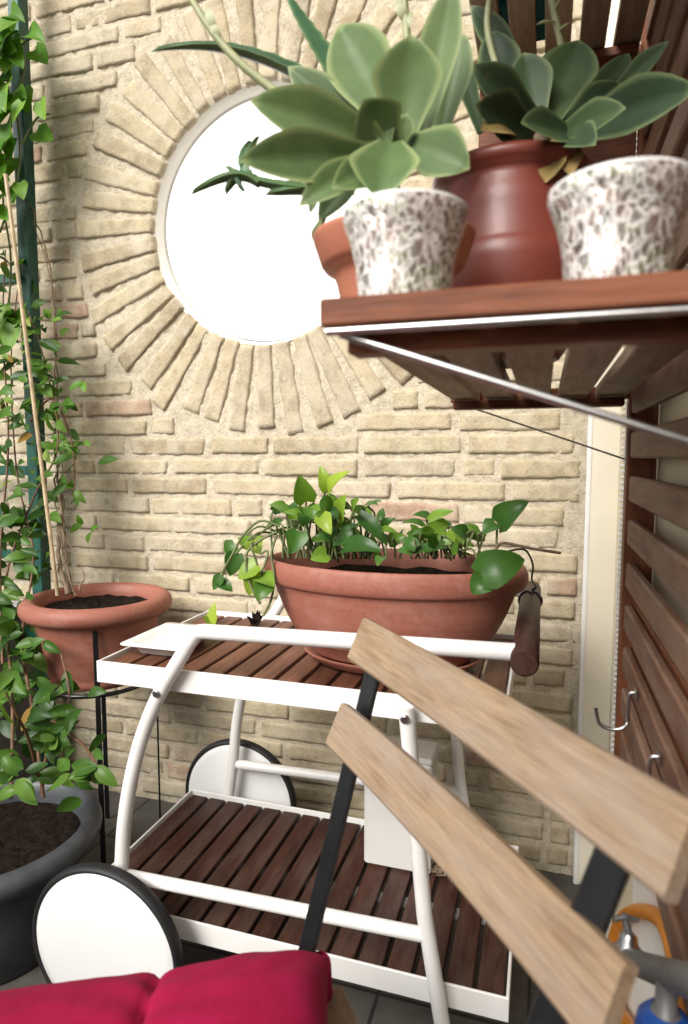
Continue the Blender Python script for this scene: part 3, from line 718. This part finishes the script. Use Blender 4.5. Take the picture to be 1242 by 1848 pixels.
for pts, k in (([(5, 640), (20, 480), (5, 350), (20, 220), (15, 110), (70, 60)], 46), ([(0, 420), (35, 300), (30, 180), (45, 110), (20, 40)], 26), ([(40, 260), (65, 215), (90, 205)], 3)):
    path = smooth([P(x, y, Y=1.575) for x, y in pts], 6); sm_ = MB(); sm_.tube(path, .003, 6); sm_.build('stem', M['stem'], vi)
    for i in range(k):
        p = path[int(R.random() * (len(path) - 1))] + V((R.gauss(-.01, .022), R.gauss(-.03, .03), R.gauss(0, .03))); s_ = R.uniform(.06, .10)
        a = R.uniform(-2.6, -.4); d = V((math.cos(a), -.25, math.sin(a))).normalized()
        lf.leaf(p, p + d * s_, s_ * .8, (R.uniform(-.5, .5), -1, R.uniform(0, .8)), 'heart', R.uniform(0, .16), R.uniform(.1, .45), n=8, m=3, tone=R.random(), twist=R.uniform(-.6, .6))
lf.build('leaves', M['vine'], vi)

b = MB(); a, c = P(10, 315, Y=1.50), P(104, 1075, Y=1.42); n_ = 14
pts = [a.lerp(c, i / n_) for i in range(n_ + 1)]; rr = []
pp2 = []
for i in range(n_):
    for q, r_ in ((0, .0062), (.06, .0054), (.94, .0054)): pp2.append(pts[i].lerp(pts[i + 1], q)); rr.append(r_)
pp2.append(c); rr.append(.0055); b.tube(pp2, rr, 10)
tag(b.build('bamboo_cane', M['bamboo']), 'long pale bamboo cane leaning in the round terracotta pot', 'cane')
bv = thing('bare_vine', 'dry twisted vine stems rising from the round terracotta pot', 'plant', (RC.x, RC.y, RC.z + .2))
b = MB()
for pts, r_ in (([(130, 1070, 1.44), (118, 1000, 1.47), (108, 900, 1.53), (100, 800, 1.6), (104, 700, 1.62), (97, 560, 1.62), (82, 450, 1.62), (52, 360, 1.62), (45, 330, 1.62)], .0042), ([(134, 1075, 1.43), (112, 980, 1.48), (100, 880, 1.54), (112, 800, 1.6), (96, 720, 1.62), (102, 610, 1.62), (90, 500, 1.63), (60, 400, 1.63)], .003), ([(142, 1066, 1.42), (148, 1030, 1.45), (118, 960, 1.5), (114, 870, 1.56), (106, 760, 1.6)], .0025), ([(125, 1072, 1.42), (110, 1030, 1.44), (106, 960, 1.5), (116, 890, 1.55)], .0075)):
    path = smooth([P(x, y, Y=yy) for x, y, yy in pts], 6); path = [p + V((R.gauss(0, .0022), R.gauss(0, .002), 0)) for p in path]
    b.tube(path, [r_ * (1 - .55 * i / len(path)) for i in range(len(path))], 7, wob=.3)
for i in range(16):
    x, y = R.uniform(95, 112), R.uniform(340, 1000); b.tube([P(x, y, Y=1.58), P(x + R.uniform(-40, 45), y - R.uniform(-8, 30), Y=1.57)], [.0014, .0006], 5)
b.build('stems', M['twig'], bv)
lf = MB()
for (x, y) in ((150, 690), (72, 655), (115, 725), (125, 735), (132, 808), (100, 810), (135, 880), (140, 900), (150, 945), (90, 575), (112, 575), (165, 960), (85, 1010), (120, 790)):
    p = P(x, y, Y=1.57)
    for k in range(2):
        a = R.uniform(0, 6.28); d = V((math.cos(a), -.3, .7 * math.sin(a))); s_ = R.uniform(.03, .055); lf.leaf(p, p + d * s_, s_ * .5, (R.uniform(-.5, .5), -1, .6), 'ellip', .1, .25, tone=R.uniform(.3, .9))
lf.build('leaves', M['vine'], bv)

# ------------------------------------------------------------------ wooden wall panel, shelves, hooks
PX = .130
pn = thing('wooden_panel', 'tall slatted brown wooden wall panel mounted on the cream wall', 'panel', (.15, .65, 0))
for y in (1.121, .19):
    b = MB(); b.box((.1485, y, 1.56), (.043, .034, 1.94), bev=.002, grain=2); b.build('stile', M['panelred'], pn)
b = MB(); k = 0; z = .2
zs = []
z = 1.131
while z > .62: zs.append(z); z -= .0690
z = 1.131 + .0690
while z < 2.5: zs.append(z); z += .0690
for z in zs: b.box((.1365, .655, z), (.0125, .892, .041), bev=.003, grain=1)
b.build('slats', M['panel'], pn)
b = MB(); b.box((.1500, .655, .735), (.012, .88, .29), bev=.001, grain=1, tone=.5); b.build('backing_board', M['panelred'], pn)

def make_shelf(label, X0=-.156, apron=0):
    s = thing('shelf', label, 'shelf', (-.01, .79, 1.205))
    Z0 = 1.2055; X1, Ya, Yb = .127, .440, 1.138; T = .0195
    b = MB(); b.box(((X0 + X1) / 2, Ya + .011, Z0 + T / 2), (X1 - X0, .022, T), bev=.0015, grain=0, tone=.6); b.build('front_rail', M['panelred'], s)
    b = MB(); b.box(((X0 + X1) / 2, Yb - .011, Z0 + T / 2), (X1 - X0, .022, T), bev=.0015, grain=0, tone=.3); b.build('rear_rail', M['panelred'], s)
    b = MB(); n = 5; w = (X1 - X0) / n
    for i in range(n): b.box((X0 + w * (i + .5), (Ya + Yb) / 2, Z0 + T / 2 + .001), (w - .0125, Yb - Ya - .046, T - .002), bev=.0015, grain=1)
    b.build('slats', M['shelfwood'], s)
    if apron:
        b = MB(); b.box(((X0 + X1) / 2, Yb + .009, Z0 - apron / 2 + .006), (X1 - X0, .016, apron), bev=.002, grain=0, tone=.2); b.build('apron', M['panelred'], s)
    b = MB()
    for y in (Ya + .05, Yb - .05):
        b = MB(); b.box(((X0 + X1) / 2, y, Z0 - .0075), (X1 - X0 - .02, .028, .014), bev=.0015, grain=0); b.build('crosspiece', M['panelred'], s)
    return s, (X0, X1, Ya, Yb, Z0)
up_shelf, G = make_shelf('dark slatted shelf high on the panel, above the succulents', -.118, .16)
low_shelf, G = make_shelf('slatted brown wooden shelf on steel stays, carrying pots and votive glasses')
up_shelf.location.z += .515
X0, X1, Ya, Yb, Z0 = G
def low(b, name, m): return b.build(name, m, low_shelf)
b = MB(); b.tube([(X0 + .004, Ya + .004, Z0 - .0035), (X1, Ya + .004, Z0 - .0035)], .003, 8); low(b, 'edge_rod', M['steel'])
b = MB(); b.tube([(X0 + .012, Ya + .012, Z0 - .004), (.128, Ya + .012, 1.108)], .0030, 10); low(b, 'stay', M['steel'])
b = MB(); b.tube([(X0 + .02, Yb - .012, Z0 - .003), (.128, Yb - .012, 1.108)], .0016, 8); low(b, 'stay', M['steel'])
b = MB(); b.box((.1265, Yb - .012, 1.15), (.003, .02, .10), bev=.0005); low(b, 'bracket', M['steel'])

tc = MB(); zt = Z0 + .515 + .0215
for i in range(5):
    tc.box((-.055, .83 + i * .055, zt + .012), (.10, .05, .022), bev=.006)
tcl = tag(tc.build('folded_cloth', M['teal']), 'teal folded cloth lying on the high shelf, seen between its slats', 'cloth')

def hook(px, py, size, label):
    t = P(px, py, X=.1275); o = thing('hook', label, 'hook', t, 'steel hooks on the wooden panel')
    b = MB(); b.box(t + V((-.0015, 0, 0)), (.003, .014, .012), bev=.001); b.build('mount', M['steel'], o)
    b = MB(); pts = [t + V((-.001, 0, .001)), t + V((-.008, 0, .0)), t + V((-.010, 0, -.01)), t + V((-.010, 0, -.042 * size))]
    for i in range(1, 9):
        a = math.pi * i / 9; pts.append(t + V((-.010 - .020 * size * (1 - math.cos(a)), 0, -.042 * size - .014 * size * math.sin(a))))
    pts.append(t + V((-.054 * size, 0, -.026 * size)))
    b.tube(smooth(pts, 3), .0026, 8); b.build('prong', M['steel'], o); return o
hook(1150, 1252, .95, 'steel hook showing its whole J shape beside the cream trim')
hook(1192, 1368, .6, 'short steel hook right above the upper chair slat')

# ------------------------------------------------------------------ things on the shelf
ST = Z0 + .0195
def votive(c, label, s=1.0):
    o = thing('votive_glass', label, 'candle holder', c, 'crackled votive glasses on the shelf')
    zk = .73
    pr = [(.030, 0), (.0335, .0015), (.0345, .006), (.0355, .02), (.0375, .045), (.0415, .068), (.0460, .085), (.0480, .093), (.0475, .0965)]
    b = MB(); rows = b.lathe([(r * s, z * s * zk) for r, z in pr], c, 48, wob=.0012); b.disc(rows[0], True); b.build('cup', M['crackle'], o)
    b = MB(); b.lathe([(r * s, z * s * zk) for r, z in [(.0476, .0962), (.0478, .0985), (.0462, .1), (.0445, .0985), (.043, .092), (.035, .04), (.030, .008), (.0005, .007)]], c, 48); b.build('rim', M['glassrim'], o)
    return o
votive(V((-.106, .497, ST)), 'silver crackled votive glass at the shelf corner, before the terracotta pot')
votive(V((.046, .495, ST)), 'larger looking crackled votive glass at the right, before the panel', 1.0)

p1 = V((-.140, .604, ST)); p2 = V((-.046, .80, ST))
prof = [(.040, 0), (.043, .001), (.045, .02), (.054, .070), (.057, .080), (.065, .085), (.068, .09), (.075, .118), (.076, .123), (.072, .125), (.068, .118), (.055, .08), (.04, .02)]
prof = [(r, z * .74) for r, z in prof]
pot('flower_pot', 'small pale terracotta pot on the shelf corner, holding the large rosette', p1, prof, M['terralight'], .067, .082)
prof = [(.055, 0), (.060, .002), (.066, .01), (.086, .06), (.0905, .095), (.090, .108), (.087, .113), (.0845, .118), (.0845, .150), (.083, .165), (.078, .176), (.078, .186), (.086, .190), (.0885, .197), (.086, .202), (.080, .199), (.075, .185), (.07, .05)]
prof = [(r * 1.02, z * 1.06) for r, z in prof]
pot('flower_pot', 'glossy dark red brown pot with stepped neck at the middle of the shelf', p2, prof, M['glaze'], .074, .20)

def succ(b, bx, by_, tx, ty, w, tb, tt, nrm=None, arch=.0, th=.006, tone=None, fold=.42, kind='spoon'):
    a, c = P(bx, by_, t=tb), P(tx, ty, t=tt); n = to_cam(c) * 1.25 + (V(nrm) if nrm else V((0, 0, .5))) * .55
    b.leaf(a, c, w, n, kind, arch, fold, th, n=14, m=4, tone=tone)
e1 = thing('echeveria', 'big pale green echeveria rosette over the shelf corner', 'succulent', p1 + V((0, 0, .09)), 'echeverias on the shelf')
b = MB(); S = .62
for (bx, by_, tx, ty, wpx, tb, tt, n, ar, tone) in [
    (715, 235, 612, 46, 140, .63, .68, (.15, -.8, -.15), -.05, .55),
    (728, 262, 742, 62, 132, .61, .58, (-.25, -.9, .2), -.06, .6),
    (758, 262, 818, -40, 84, .63, .60, (-.7, -.6, .2), -.05, .8),
    (790, 262, 838, 60, 80, .66, .66, (-.7, -.6, .1), -.04, .4),
    (715, 275, 452, 182, 100, .62, .57, (.05, -.45, .9), .03, .75),
    (708, 288, 432, 290, 92, .60, .54, (.05, -.75, .65), .02, .35),
    (712, 278, 655, 178, 100, .595, .56, (.0, -1, .15), -.07, .5),
    (705, 262, 685, 362, 118, .58, .535, (0, -.8, .7), .06, .45),
    (735, 262, 848, 305, 96, .60, .56, (.2, -.8, .6), .06, .3),
    (690, 290, 540, 372, 62, .60, .56, (-.3, -.6, .6), .10, .6),
    (690, 300, 545, 330, 50, .60, .60, (.1, -.7, .7), .05, .3),
    (660, 310, 575, 400, 54, .62, .60, (-.6, -.7, .3), .12, .35),
    (700, 265, 690, 215, 40, .585, .58, (0, -1, .3), -.05, .7), (705, 270, 640, 225, 46, .59, .575, (.2, -1, .4), -.04, .8), (720, 268, 735, 205, 42, .59, .58, (-.2, -1, .3), -.05, .75),
    (690, 270, 520, 120, 80, .66, .68, (.2, -.6, .5), -.02, .25), (770, 262, 800, 130, 74, .68, .70, (-.3, -.9, .1), -.04, .3), (705, 300, 600, 340, 66, .59, .55, (0, -.6, .8), .06, .6)]:
    succ(b, bx, by_, tx, ty, wpx * S / FPX, tb, tt, n, ar, .0042, tone)
for (x, y) in ((560, 385), (600, 455), (565, 435), (635, 410)):
    q = P(x, y, t=.62); b.leaf(P(x + 20, y - 45, t=.62), q, .014, (-.5, -.8, .3), 'spoon', .05, .2, .004, n=8, m=2, tone=.3)
b.build('rosette', M['echeveria'], e1)
b = MB(); b.tube([p1 + V((.0, 0, .075)), P(700, 330, t=.63), P(715, 275, t=.62), P(735, 250, t=.62)], [.012, .012, .011, .007], 10); b.build('stem', M['twig'], e1)
e2 = thing('echeveria', 'darker bluish echeveria rosette in the glossy red brown pot', 'succulent', p2 + V((0, 0, .2)), 'echeverias on the shelf')
b = MB(); S = .74
for (bx, by_, tx, ty, wpx, tb, tt, n, ar, tone) in [
    (985, 232, 1045, 72, 122, .76, .78, (-.2, -.9, .3), -.05, .8),
    (972, 228, 945, 95, 92, .76, .76, (.2, -.9, .3), -.05, .55),
    (970, 222, 850, 118, 72, .76, .70, (.2, -.6, .8), .02, .4),
    (868, 240, 815, 66, 46, .74, .72, (.6, -.8, .2), .0, .5),
    (960, 240, 858, 190, 84, .74, .66, (.1, -.9, .35), .02, .25),
    (1050, 215, 1135, 96, 62, .78, .82, (-.4, -.8, .4), -.03, .6),
    (1090, 185, 1208, 74, 40, .78, .72, (-.4, -.6, .7), .0, .9),
    (1040, 245, 1260, 160, 94, .76, .60, (-.1, -.8, .6), .05, .1),
    (1045, 250, 940, 222, 66, .72, .62, (.1, -.5, .9), .0, .5),
    (1000, 250, 1130, 195, 62, .72, .62, (-.1, -.5, .9), .02, .65),
    (1010, 240, 1120, 150, 70, .76, .76, (-.2, -.7, .6), .0, .15),
    (930, 215, 885, 55, 90, .80, .84, (.3, -.9, .1), -.03, .05),
    (1020, 255, 1075, 262, 60, .72, .63, (0, -.7, .7), .05, .2),
    (960, 150, 850, 10, 60, .84, .84, (.3, -.9, .1), 0, .2)]:
    succ(b, bx, by_, tx, ty, wpx * S / FPX, tb, tt, n, ar, .0042, tone)
b.build('rosette', M['echedark'], e2)
b = MB()
for (bx, by_, tx, ty, w) in ((1010, 250, 985, 330, .034), (1025, 250, 1030, 318, .028), (930, 245, 868, 236, .03), (640, 320, 612, 365, .03)): b.leaf(P(bx, by_, t=.70), P(tx, ty, t=.665), w, (0, -.9, .3), 'spoon', .05, .3, .002, tone=R.random())
b.build('withered_leaves', M['dryleaf'], e2)
b = MB(); b.tube([p2 + V((0, 0, .19)), P(985, 235, t=.76)], [.012, .009], 10); b.build('stem', M['twig'], e2)
b = MB()
for pts in ([(1012, 225), (1014, 95), (1002, 30), (988, -40)], [(905, 150), (880, 50), (890, -30)]):
    path = smooth([P(x, y, t=.79) for x, y in pts], 5); b.tube(path, .0042, 8)
for (bx, by_, tx, ty) in ((1003, 40, 968, 45), (1006, 60, 1030, 40), (1000, 20, 1015, -5)): b.leaf(P(bx, by_, t=.79), P(tx, ty, t=.78), .010, (0, -.7, .7), 'ellip', .08, .2, .002, n=6)
b.build('flower_stalk', M['flowerstem'], e2)

al = thing('aloe', 'spiky dark green aloe leaning out left behind the pale rosette', 'succulent', p1 + V((-.02, .06, .13)))
b = MB()
def aloe(base, ctrl, tip, w, tone, nrm=(0, -.6, .8), n=22):
    B, C, T = [P(*q[:2], t=q[2]) for q in (base, ctrl, tip)]
    b.leaf(B, T, w, nrm, 'aloe', 0, .35, .007, n=n, m=2, tone=tone, teeth=1, ctrl=C)
aloe((655, 215, .74), (440, 40, .76), (272, 94, .74), .040, .2)
aloe((640, 180, .80), (560, 70, .82), (500, -40, .84), .036, .3, (.5, -.8, .2))
aloe((640, 340, .70), (480, 345, .70), (405, 300, .70), .024, .8)
aloe((470, 330, .70), (420, 290, .70), (345, 352, .69), .014, .6)
aloe((450, 320, .71), (425, 290, .71), (470, 245, .72), .013, .6, n=14)
aloe((440, 318, .70), (415, 310, .70), (408, 352, .70), .008, .1, n=10)
aloe((425, 310, .70), (430, 335, .70), (443, 345, .70), .008, .1, n=10)
aloe((600, 350, .70), (540, 330, .70), (478, 352, .69), .02, .7, n=14)
aloe((440, 300, .71), (430, 270, .72), (455, 255, .73), .010, .5, n=10)
b.build('leaves', M['aloe'], al)
b = MB()
for pts in ([(640, 300), (520, 185), (430, 110), (375, 45), (330, -30)], [(735, 180), (735, 80), (728, -30)]):
    path = smooth([P(x, y, t=.70) for x, y in pts], 5); b.tube(path, [.0055 - .002 * i / len(path) for i in range(len(path))], 8)
for (bx, by_, tx, ty) in ((392, 62, 372, 8), (400, 75, 378, 40), (730, 40, 715, 0), (733, 60, 745, 20)): b.leaf(P(bx, by_, t=.70), P(tx, ty, t=.70), .010, (0, -1, .2), 'ellip', .15, .2, .002, n=7)
b.build('flower_stalk', M['flowerstem'], al)

# ------------------------------------------------------------------ folding chair and cushion
UL, UR = V((-.232, .812, .866)), V((.088, .408, .874))
LL, LR = V((-.245, .757, .768)), V((.063, .372, .770))
along = (UR - UL).normalized(); dn = (LL - UL); dn = (dn - along * dn.dot(along)).normalized(); nrm = along.cross(dn).normalized()
if nrm.dot(CAM - UL) < 0: nrm = -nrm
LR = P(1112, 1826, t=.392)
ch = thing('folding_chair', 'folding chair with two pale wooden back slats and black metal frame', 'chair', (-.24, .47, 0))
def slat(a, c, hgt, ch_=ch):
    b = MB(); n = 18; x = (c - a).normalized(); L = (c - a).length; rows = []
    T = .014; off = R.uniform(0, 30)
    prof_ = [(-hgt / 2 + .003, T / 2), (hgt / 2 - .003, T / 2), (hgt / 2, T / 2 - .003), (hgt / 2, -T / 2 + .002), (hgt / 2 - .002, -T / 2), (-hgt / 2 + .002, -T / 2), (-hgt / 2, -T / 2 + .002), (-hgt / 2, T / 2 - .003)]
    for i in range(n + 1):
        q = i / n; cc = a.lerp(c, q) - nrm * (.012 * (1 - (2 * q - 1) ** 2))
        rows.append([(cc - dn * p[0] + nrm * p[1], (q * L + off, p[0], p[1])) for p in prof_])
    for i in range(n):
        for k in range(8):
            k2 = (k + 1) % 8; ids = [b.add(*rows[i][k]), b.add(*rows[i + 1][k]), b.add(*rows[i + 1][k2]), b.add(*rows[i][k2])]; b.face(ids)
    for row, fl in ((rows[0], 0), (rows[-1], 1)):
        ids = [b.add(*r_) for r_ in row]; b.face(ids if fl else ids[::-1])
    b.build('back_slat', M['oak'], ch_)
slat(UL, UR, .060); slat(LL, LR, .058)
for s0 in (.075, .895):
    u = UL.lerp(UR, s0); l = LL.lerp(LR, s0 + .0); d = (l - u).normalized()
    top = u - nrm * .012 - d * .02
    qb = P(547, 1745, t=.80); u0 = UL.lerp(UR, .075); off_ = (qb - u0)
    seat = u - nrm * .012 + off_ + nrm * .012; seat = seat if s0 < .5 else l - nrm * .0125 + d * .30
    dd_ = (seat - top).normalized()
    foot = seat + dd_ * ((seat.z - .004) / -dd_.z)
    b = MB(); b.bar(top, foot, .026, .008, along + RGT * .5, .002); b.build('frame_leg', M['black'], ch)
    s2 = seat - nrm * -.02 + along * (.016 if s0 < .5 else -.016); h2 = V((s2.x, s2.y, .44)) + V((nrm.x, nrm.y, 0)).normalized() * .28
    f2 = V((s2.x, s2.y, .004)) - V((nrm.x, nrm.y, 0)).normalized() * .12
    b = MB(); b.bar(h2, f2, .024, .006, along); b.build('rear_leg', M['black'], ch)
hn = V((nrm.x, nrm.y, 0)).normalized(); seatc = UL.lerp(UR, .47); seatc = V((seatc.x, seatc.y, .44)) + hn * .24
b = MB()
for i in range(6): b.box(seatc + hn * (-.16 + i * .062), (.33, .05, .016), (V((along.x, along.y, 0)).normalized(), hn, V((0, 0, 1))), .002, grain=0)
b.build('seat', M['oak'], ch)

cu = thing('cushion', 'crimson cotton seat cushion on the folding chair, tied to its frame', 'cushion', (-.36, .40, .45))
ca = V((-.93, -.37, 0)).normalized(); cb = V((.37, -.93, 0)).normalized()
cc = V((-.240, .655, .484)) + ca * .225 + cb * .21
b = MB(); n1, n2 = 90, 60; top, bot = {}, {}
def cush(u, v, sgn):
    us = -.20
    w_ = (u + 1) / (us + 1) * 2 - 1 if u < us else (u - us) / (1 - us) * 2 - 1
    seam = (w_ > 0) if u < us else (w_ < 0)
    hu = max(0, 1 - abs(w_) ** 3.0) ** .48; hu = .91 + .09 * hu if seam else hu
    hv = max(0, 1 - abs(v) ** 2.8) ** .48
    h = hu * hv; cr = math.exp(-abs((u - us) / .03))
    p = cc + ca * (u * .235 * (1 + .03 * abs(v) ** 4)) + cb * (v * (.225 - .007 * cr + .005 * (1 - abs(w_)) ))
    wr = math.sin(30 * v + 9 * u + 3 * noise.noise(V((u * 2, v * 2, 5)))) * math.exp(-abs((u - us) / .16))
    wr += .8 * math.sin(24 * (u - v)) * math.exp(-((u + 1) ** 2 + (v + 1) ** 2) / .25)
    z = (.068 * h * (1 - .22 * cr) + .0035 * wr * h + .004 * noise.noise(V((u * 2.5, v * 2.5, 1))) * h + .002 * noise.noise(V((u * 8, v * 8, 2))) * h) * sgn - .024 * (u + .75)
    return p + V((0, 0, .026 + z))
for sgn, dct in ((1, top), (-1, bot)):
    for i in range(n1 + 1):
        for j in range(n2 + 1):
            u = .5 * math.sin((i / n1 - .5) * math.pi) + .5 * (2 * i / n1 - 1); v = math.sin((j / n2 - .5) * math.pi); dct[i, j] = b.add(cush(u, v, sgn))
    for i in range(n1):
        for j in range(n2):
            q = (dct[i, j], dct[i + 1, j], dct[i + 1, j + 1], dct[i, j + 1]); b.face(q if sgn < 0 else q[::-1], True)
b.build('cover', M['fabric'], cu)
# tie ribbon round the chair leg
q = P(566, 1775, t=.79); b = MB(); rows = []
for i in range(17):
    a = math.pi * (-.55 + 1.3 * i / 16); c_ = q + RGT * (.026 * math.cos(a) - .004) + FWD * (.022 * math.sin(a)) + V((0, 0, .006 * math.sin(2 * a)))
    rows.append((b.add(c_ + V((0, 0, .024))), b.add(c_ + V((.003, 0, -.04)))))
for r0, r1 in zip(rows, rows[1:]): b.face((r0[0], r0[1], r1[1], r1[0]), True)
b.build('tie', M['fabric'], cu)

# ------------------------------------------------------------------ odds and ends bottom right
hz = MB(); hpts = [P(x, y, X=xx) for x, y, xx in ((1100, 1730, .158), (1112, 1680, .157), (1130, 1652, .156), (1160, 1645, .155), (1190, 1657, .154), (1208, 1685, .153), (1219, 1725, .152), (1226, 1780, .151), (1222, 1840, .150), (1205, 1900, .150), (1170, 1900, .152), (1135, 1850, .154), (1105, 1790, .158), (1100, 1730, .158))]
hz.tube(smooth(hpts, 6), .0105, 12); tag(hz.build('hose', M['orange']), 'orange garden hose looped against the white wall under the wooden panel', 'hose')
tp = thing('garden_tap', 'grey pipe with chrome tap sticking out below the wooden panel', 'tap', P(1180, 1745, X=.115))
b = MB(); a, c = P(1140, 1735, X=.108), P(1310, 1795, X=.120); b.tube(smooth([a, a.lerp(c, .5), c, c + V((.02, -.02, 0)), c + V((.056, -.024, 0))], 6), .0125, 16); b.build('pipe', M['galv'], tp)
b = MB(); v0 = P(1134, 1716, X=.106)
b.tube([v0 + V((0, 0, -.022)), v0 + V((0, 0, -.014)), v0, v0 + V((0, 0, .005)), v0 + V((0, 0, .018)), v0 + V((0, 0, .022))], [.009, .015, .0165, .011, .009, .005], 16); b.build('valve', M['steel'], tp)
b = MB(); b.tube([v0 + V((0, 0, .021)), v0 + V((-.004, .004, .034))], .004, 8); b.tube(smooth([v0 + V((-.016, 0, .034)), v0 + V((-.004, .004, .037)), v0 + V((.010, .008, .033))], 4), [.003] * 4 + [.005] * 1 + [.003] * 4, 8); b.build('handle', M['galv'], tp)
bq = P(1200, 1868, X=.112); bb = thing('hose_connector', 'blue plastic hose connector hanging under the grey tap pipe', 'connector', bq)
b = MB(); rows = b.lathe([(.016, -.07), (.021, -.066), (.0235, -.03), (.0245, -.004), (.0225, .012), (.0165, .020), (.012, .022)], bq, 24); b.disc(rows[0], True); b.build('body', M['blue'], bb)
b = MB(); rows = b.lathe([(.0122, .0215), (.009, .023), (.009, .048), (.008, .05), (.001, .0505)], bq, 20); b.build('collar', M['galv'], bb)
yh = MB(); q = P(1032, 1880, Z=.013); yh.tube([q + V((.06 * math.cos(a * math.pi / 20), .06 * math.sin(a * math.pi / 20), .0)) for a in range(41)], .013, 10, False)
tag(yh.build('hose_ring', M['yellow']), 'yellow plastic ring on the floor behind the lower chair slat', 'ring')

# ------------------------------------------------------------------ light, sky, camera
w = bpy.data.worlds.new('World'); sc.world = w; w.use_nodes = True; nt = w.node_tree
sky = nt.nodes.new('ShaderNodeTexSky'); sky.sky_type = 'NISHITA'; sky.sun_disc = False
SUN_EL, SUN_DIR = rad(39), V((-.36, -.93, 0)).normalized()
sky.sun_elevation = SUN_EL; sky.sun_rotation = math.atan2(SUN_DIR.x, SUN_DIR.y); sky.dust_density = 4.0; sky.air_density = 1.0; sky.ozone_density = 1.0
bwn = nt.nodes.new('ShaderNodeRGBToBW'); nt.links.new(sky.outputs[0], bwn.inputs[0])
mxs = nt.nodes.new('ShaderNodeMix'); mxs.data_type = 'RGBA'; mxs.inputs[0].default_value = .8
nt.links.new(sky.outputs[0], mxs.inputs[6]); nt.links.new(bwn.outputs[0], mxs.inputs[7])
nt.links.new(mxs.outputs[2], nt.nodes['Background'].inputs[0]); nt.nodes['Background'].inputs[1].default_value = .06
ld = bpy.data.lights.new('sun', 'SUN'); ld.energy = 1.5; ld.angle = rad(32); ld.color = (1, .965, .91)
lo = bpy.data.objects.new('sun', ld); COL.objects.link(lo)
dv = V((SUN_DIR.x * math.cos(SUN_EL), SUN_DIR.y * math.cos(SUN_EL), math.sin(SUN_EL)))
lo.rotation_euler = dv.to_track_quat('Z', 'Y').to_euler(); lo.location = dv * 20

cd = bpy.data.cameras.new('camera'); co_ = bpy.data.objects.new('camera', cd); COL.objects.link(co_)
from mathutils import Matrix
m3 = Matrix((RGT, UP, -FWD)).transposed(); co_.matrix_world = Matrix.Translation(CAM) @ m3.to_4x4()
cd.sensor_fit = 'HORIZONTAL'; cd.sensor_width = 36; cd.lens = 36 * FPX / 1242; cd.clip_start = .02; cd.clip_end = 2000
cd.dof.use_dof = True; cd.dof.focus_distance = 1.45; cd.dof.aperture_fstop = 7.0
sc.camera = co_
sc.view_settings.view_transform = 'Standard'; sc.view_settings.look = 'None'; sc.view_settings.exposure = 1.5; sc.view_settings.gamma = 1
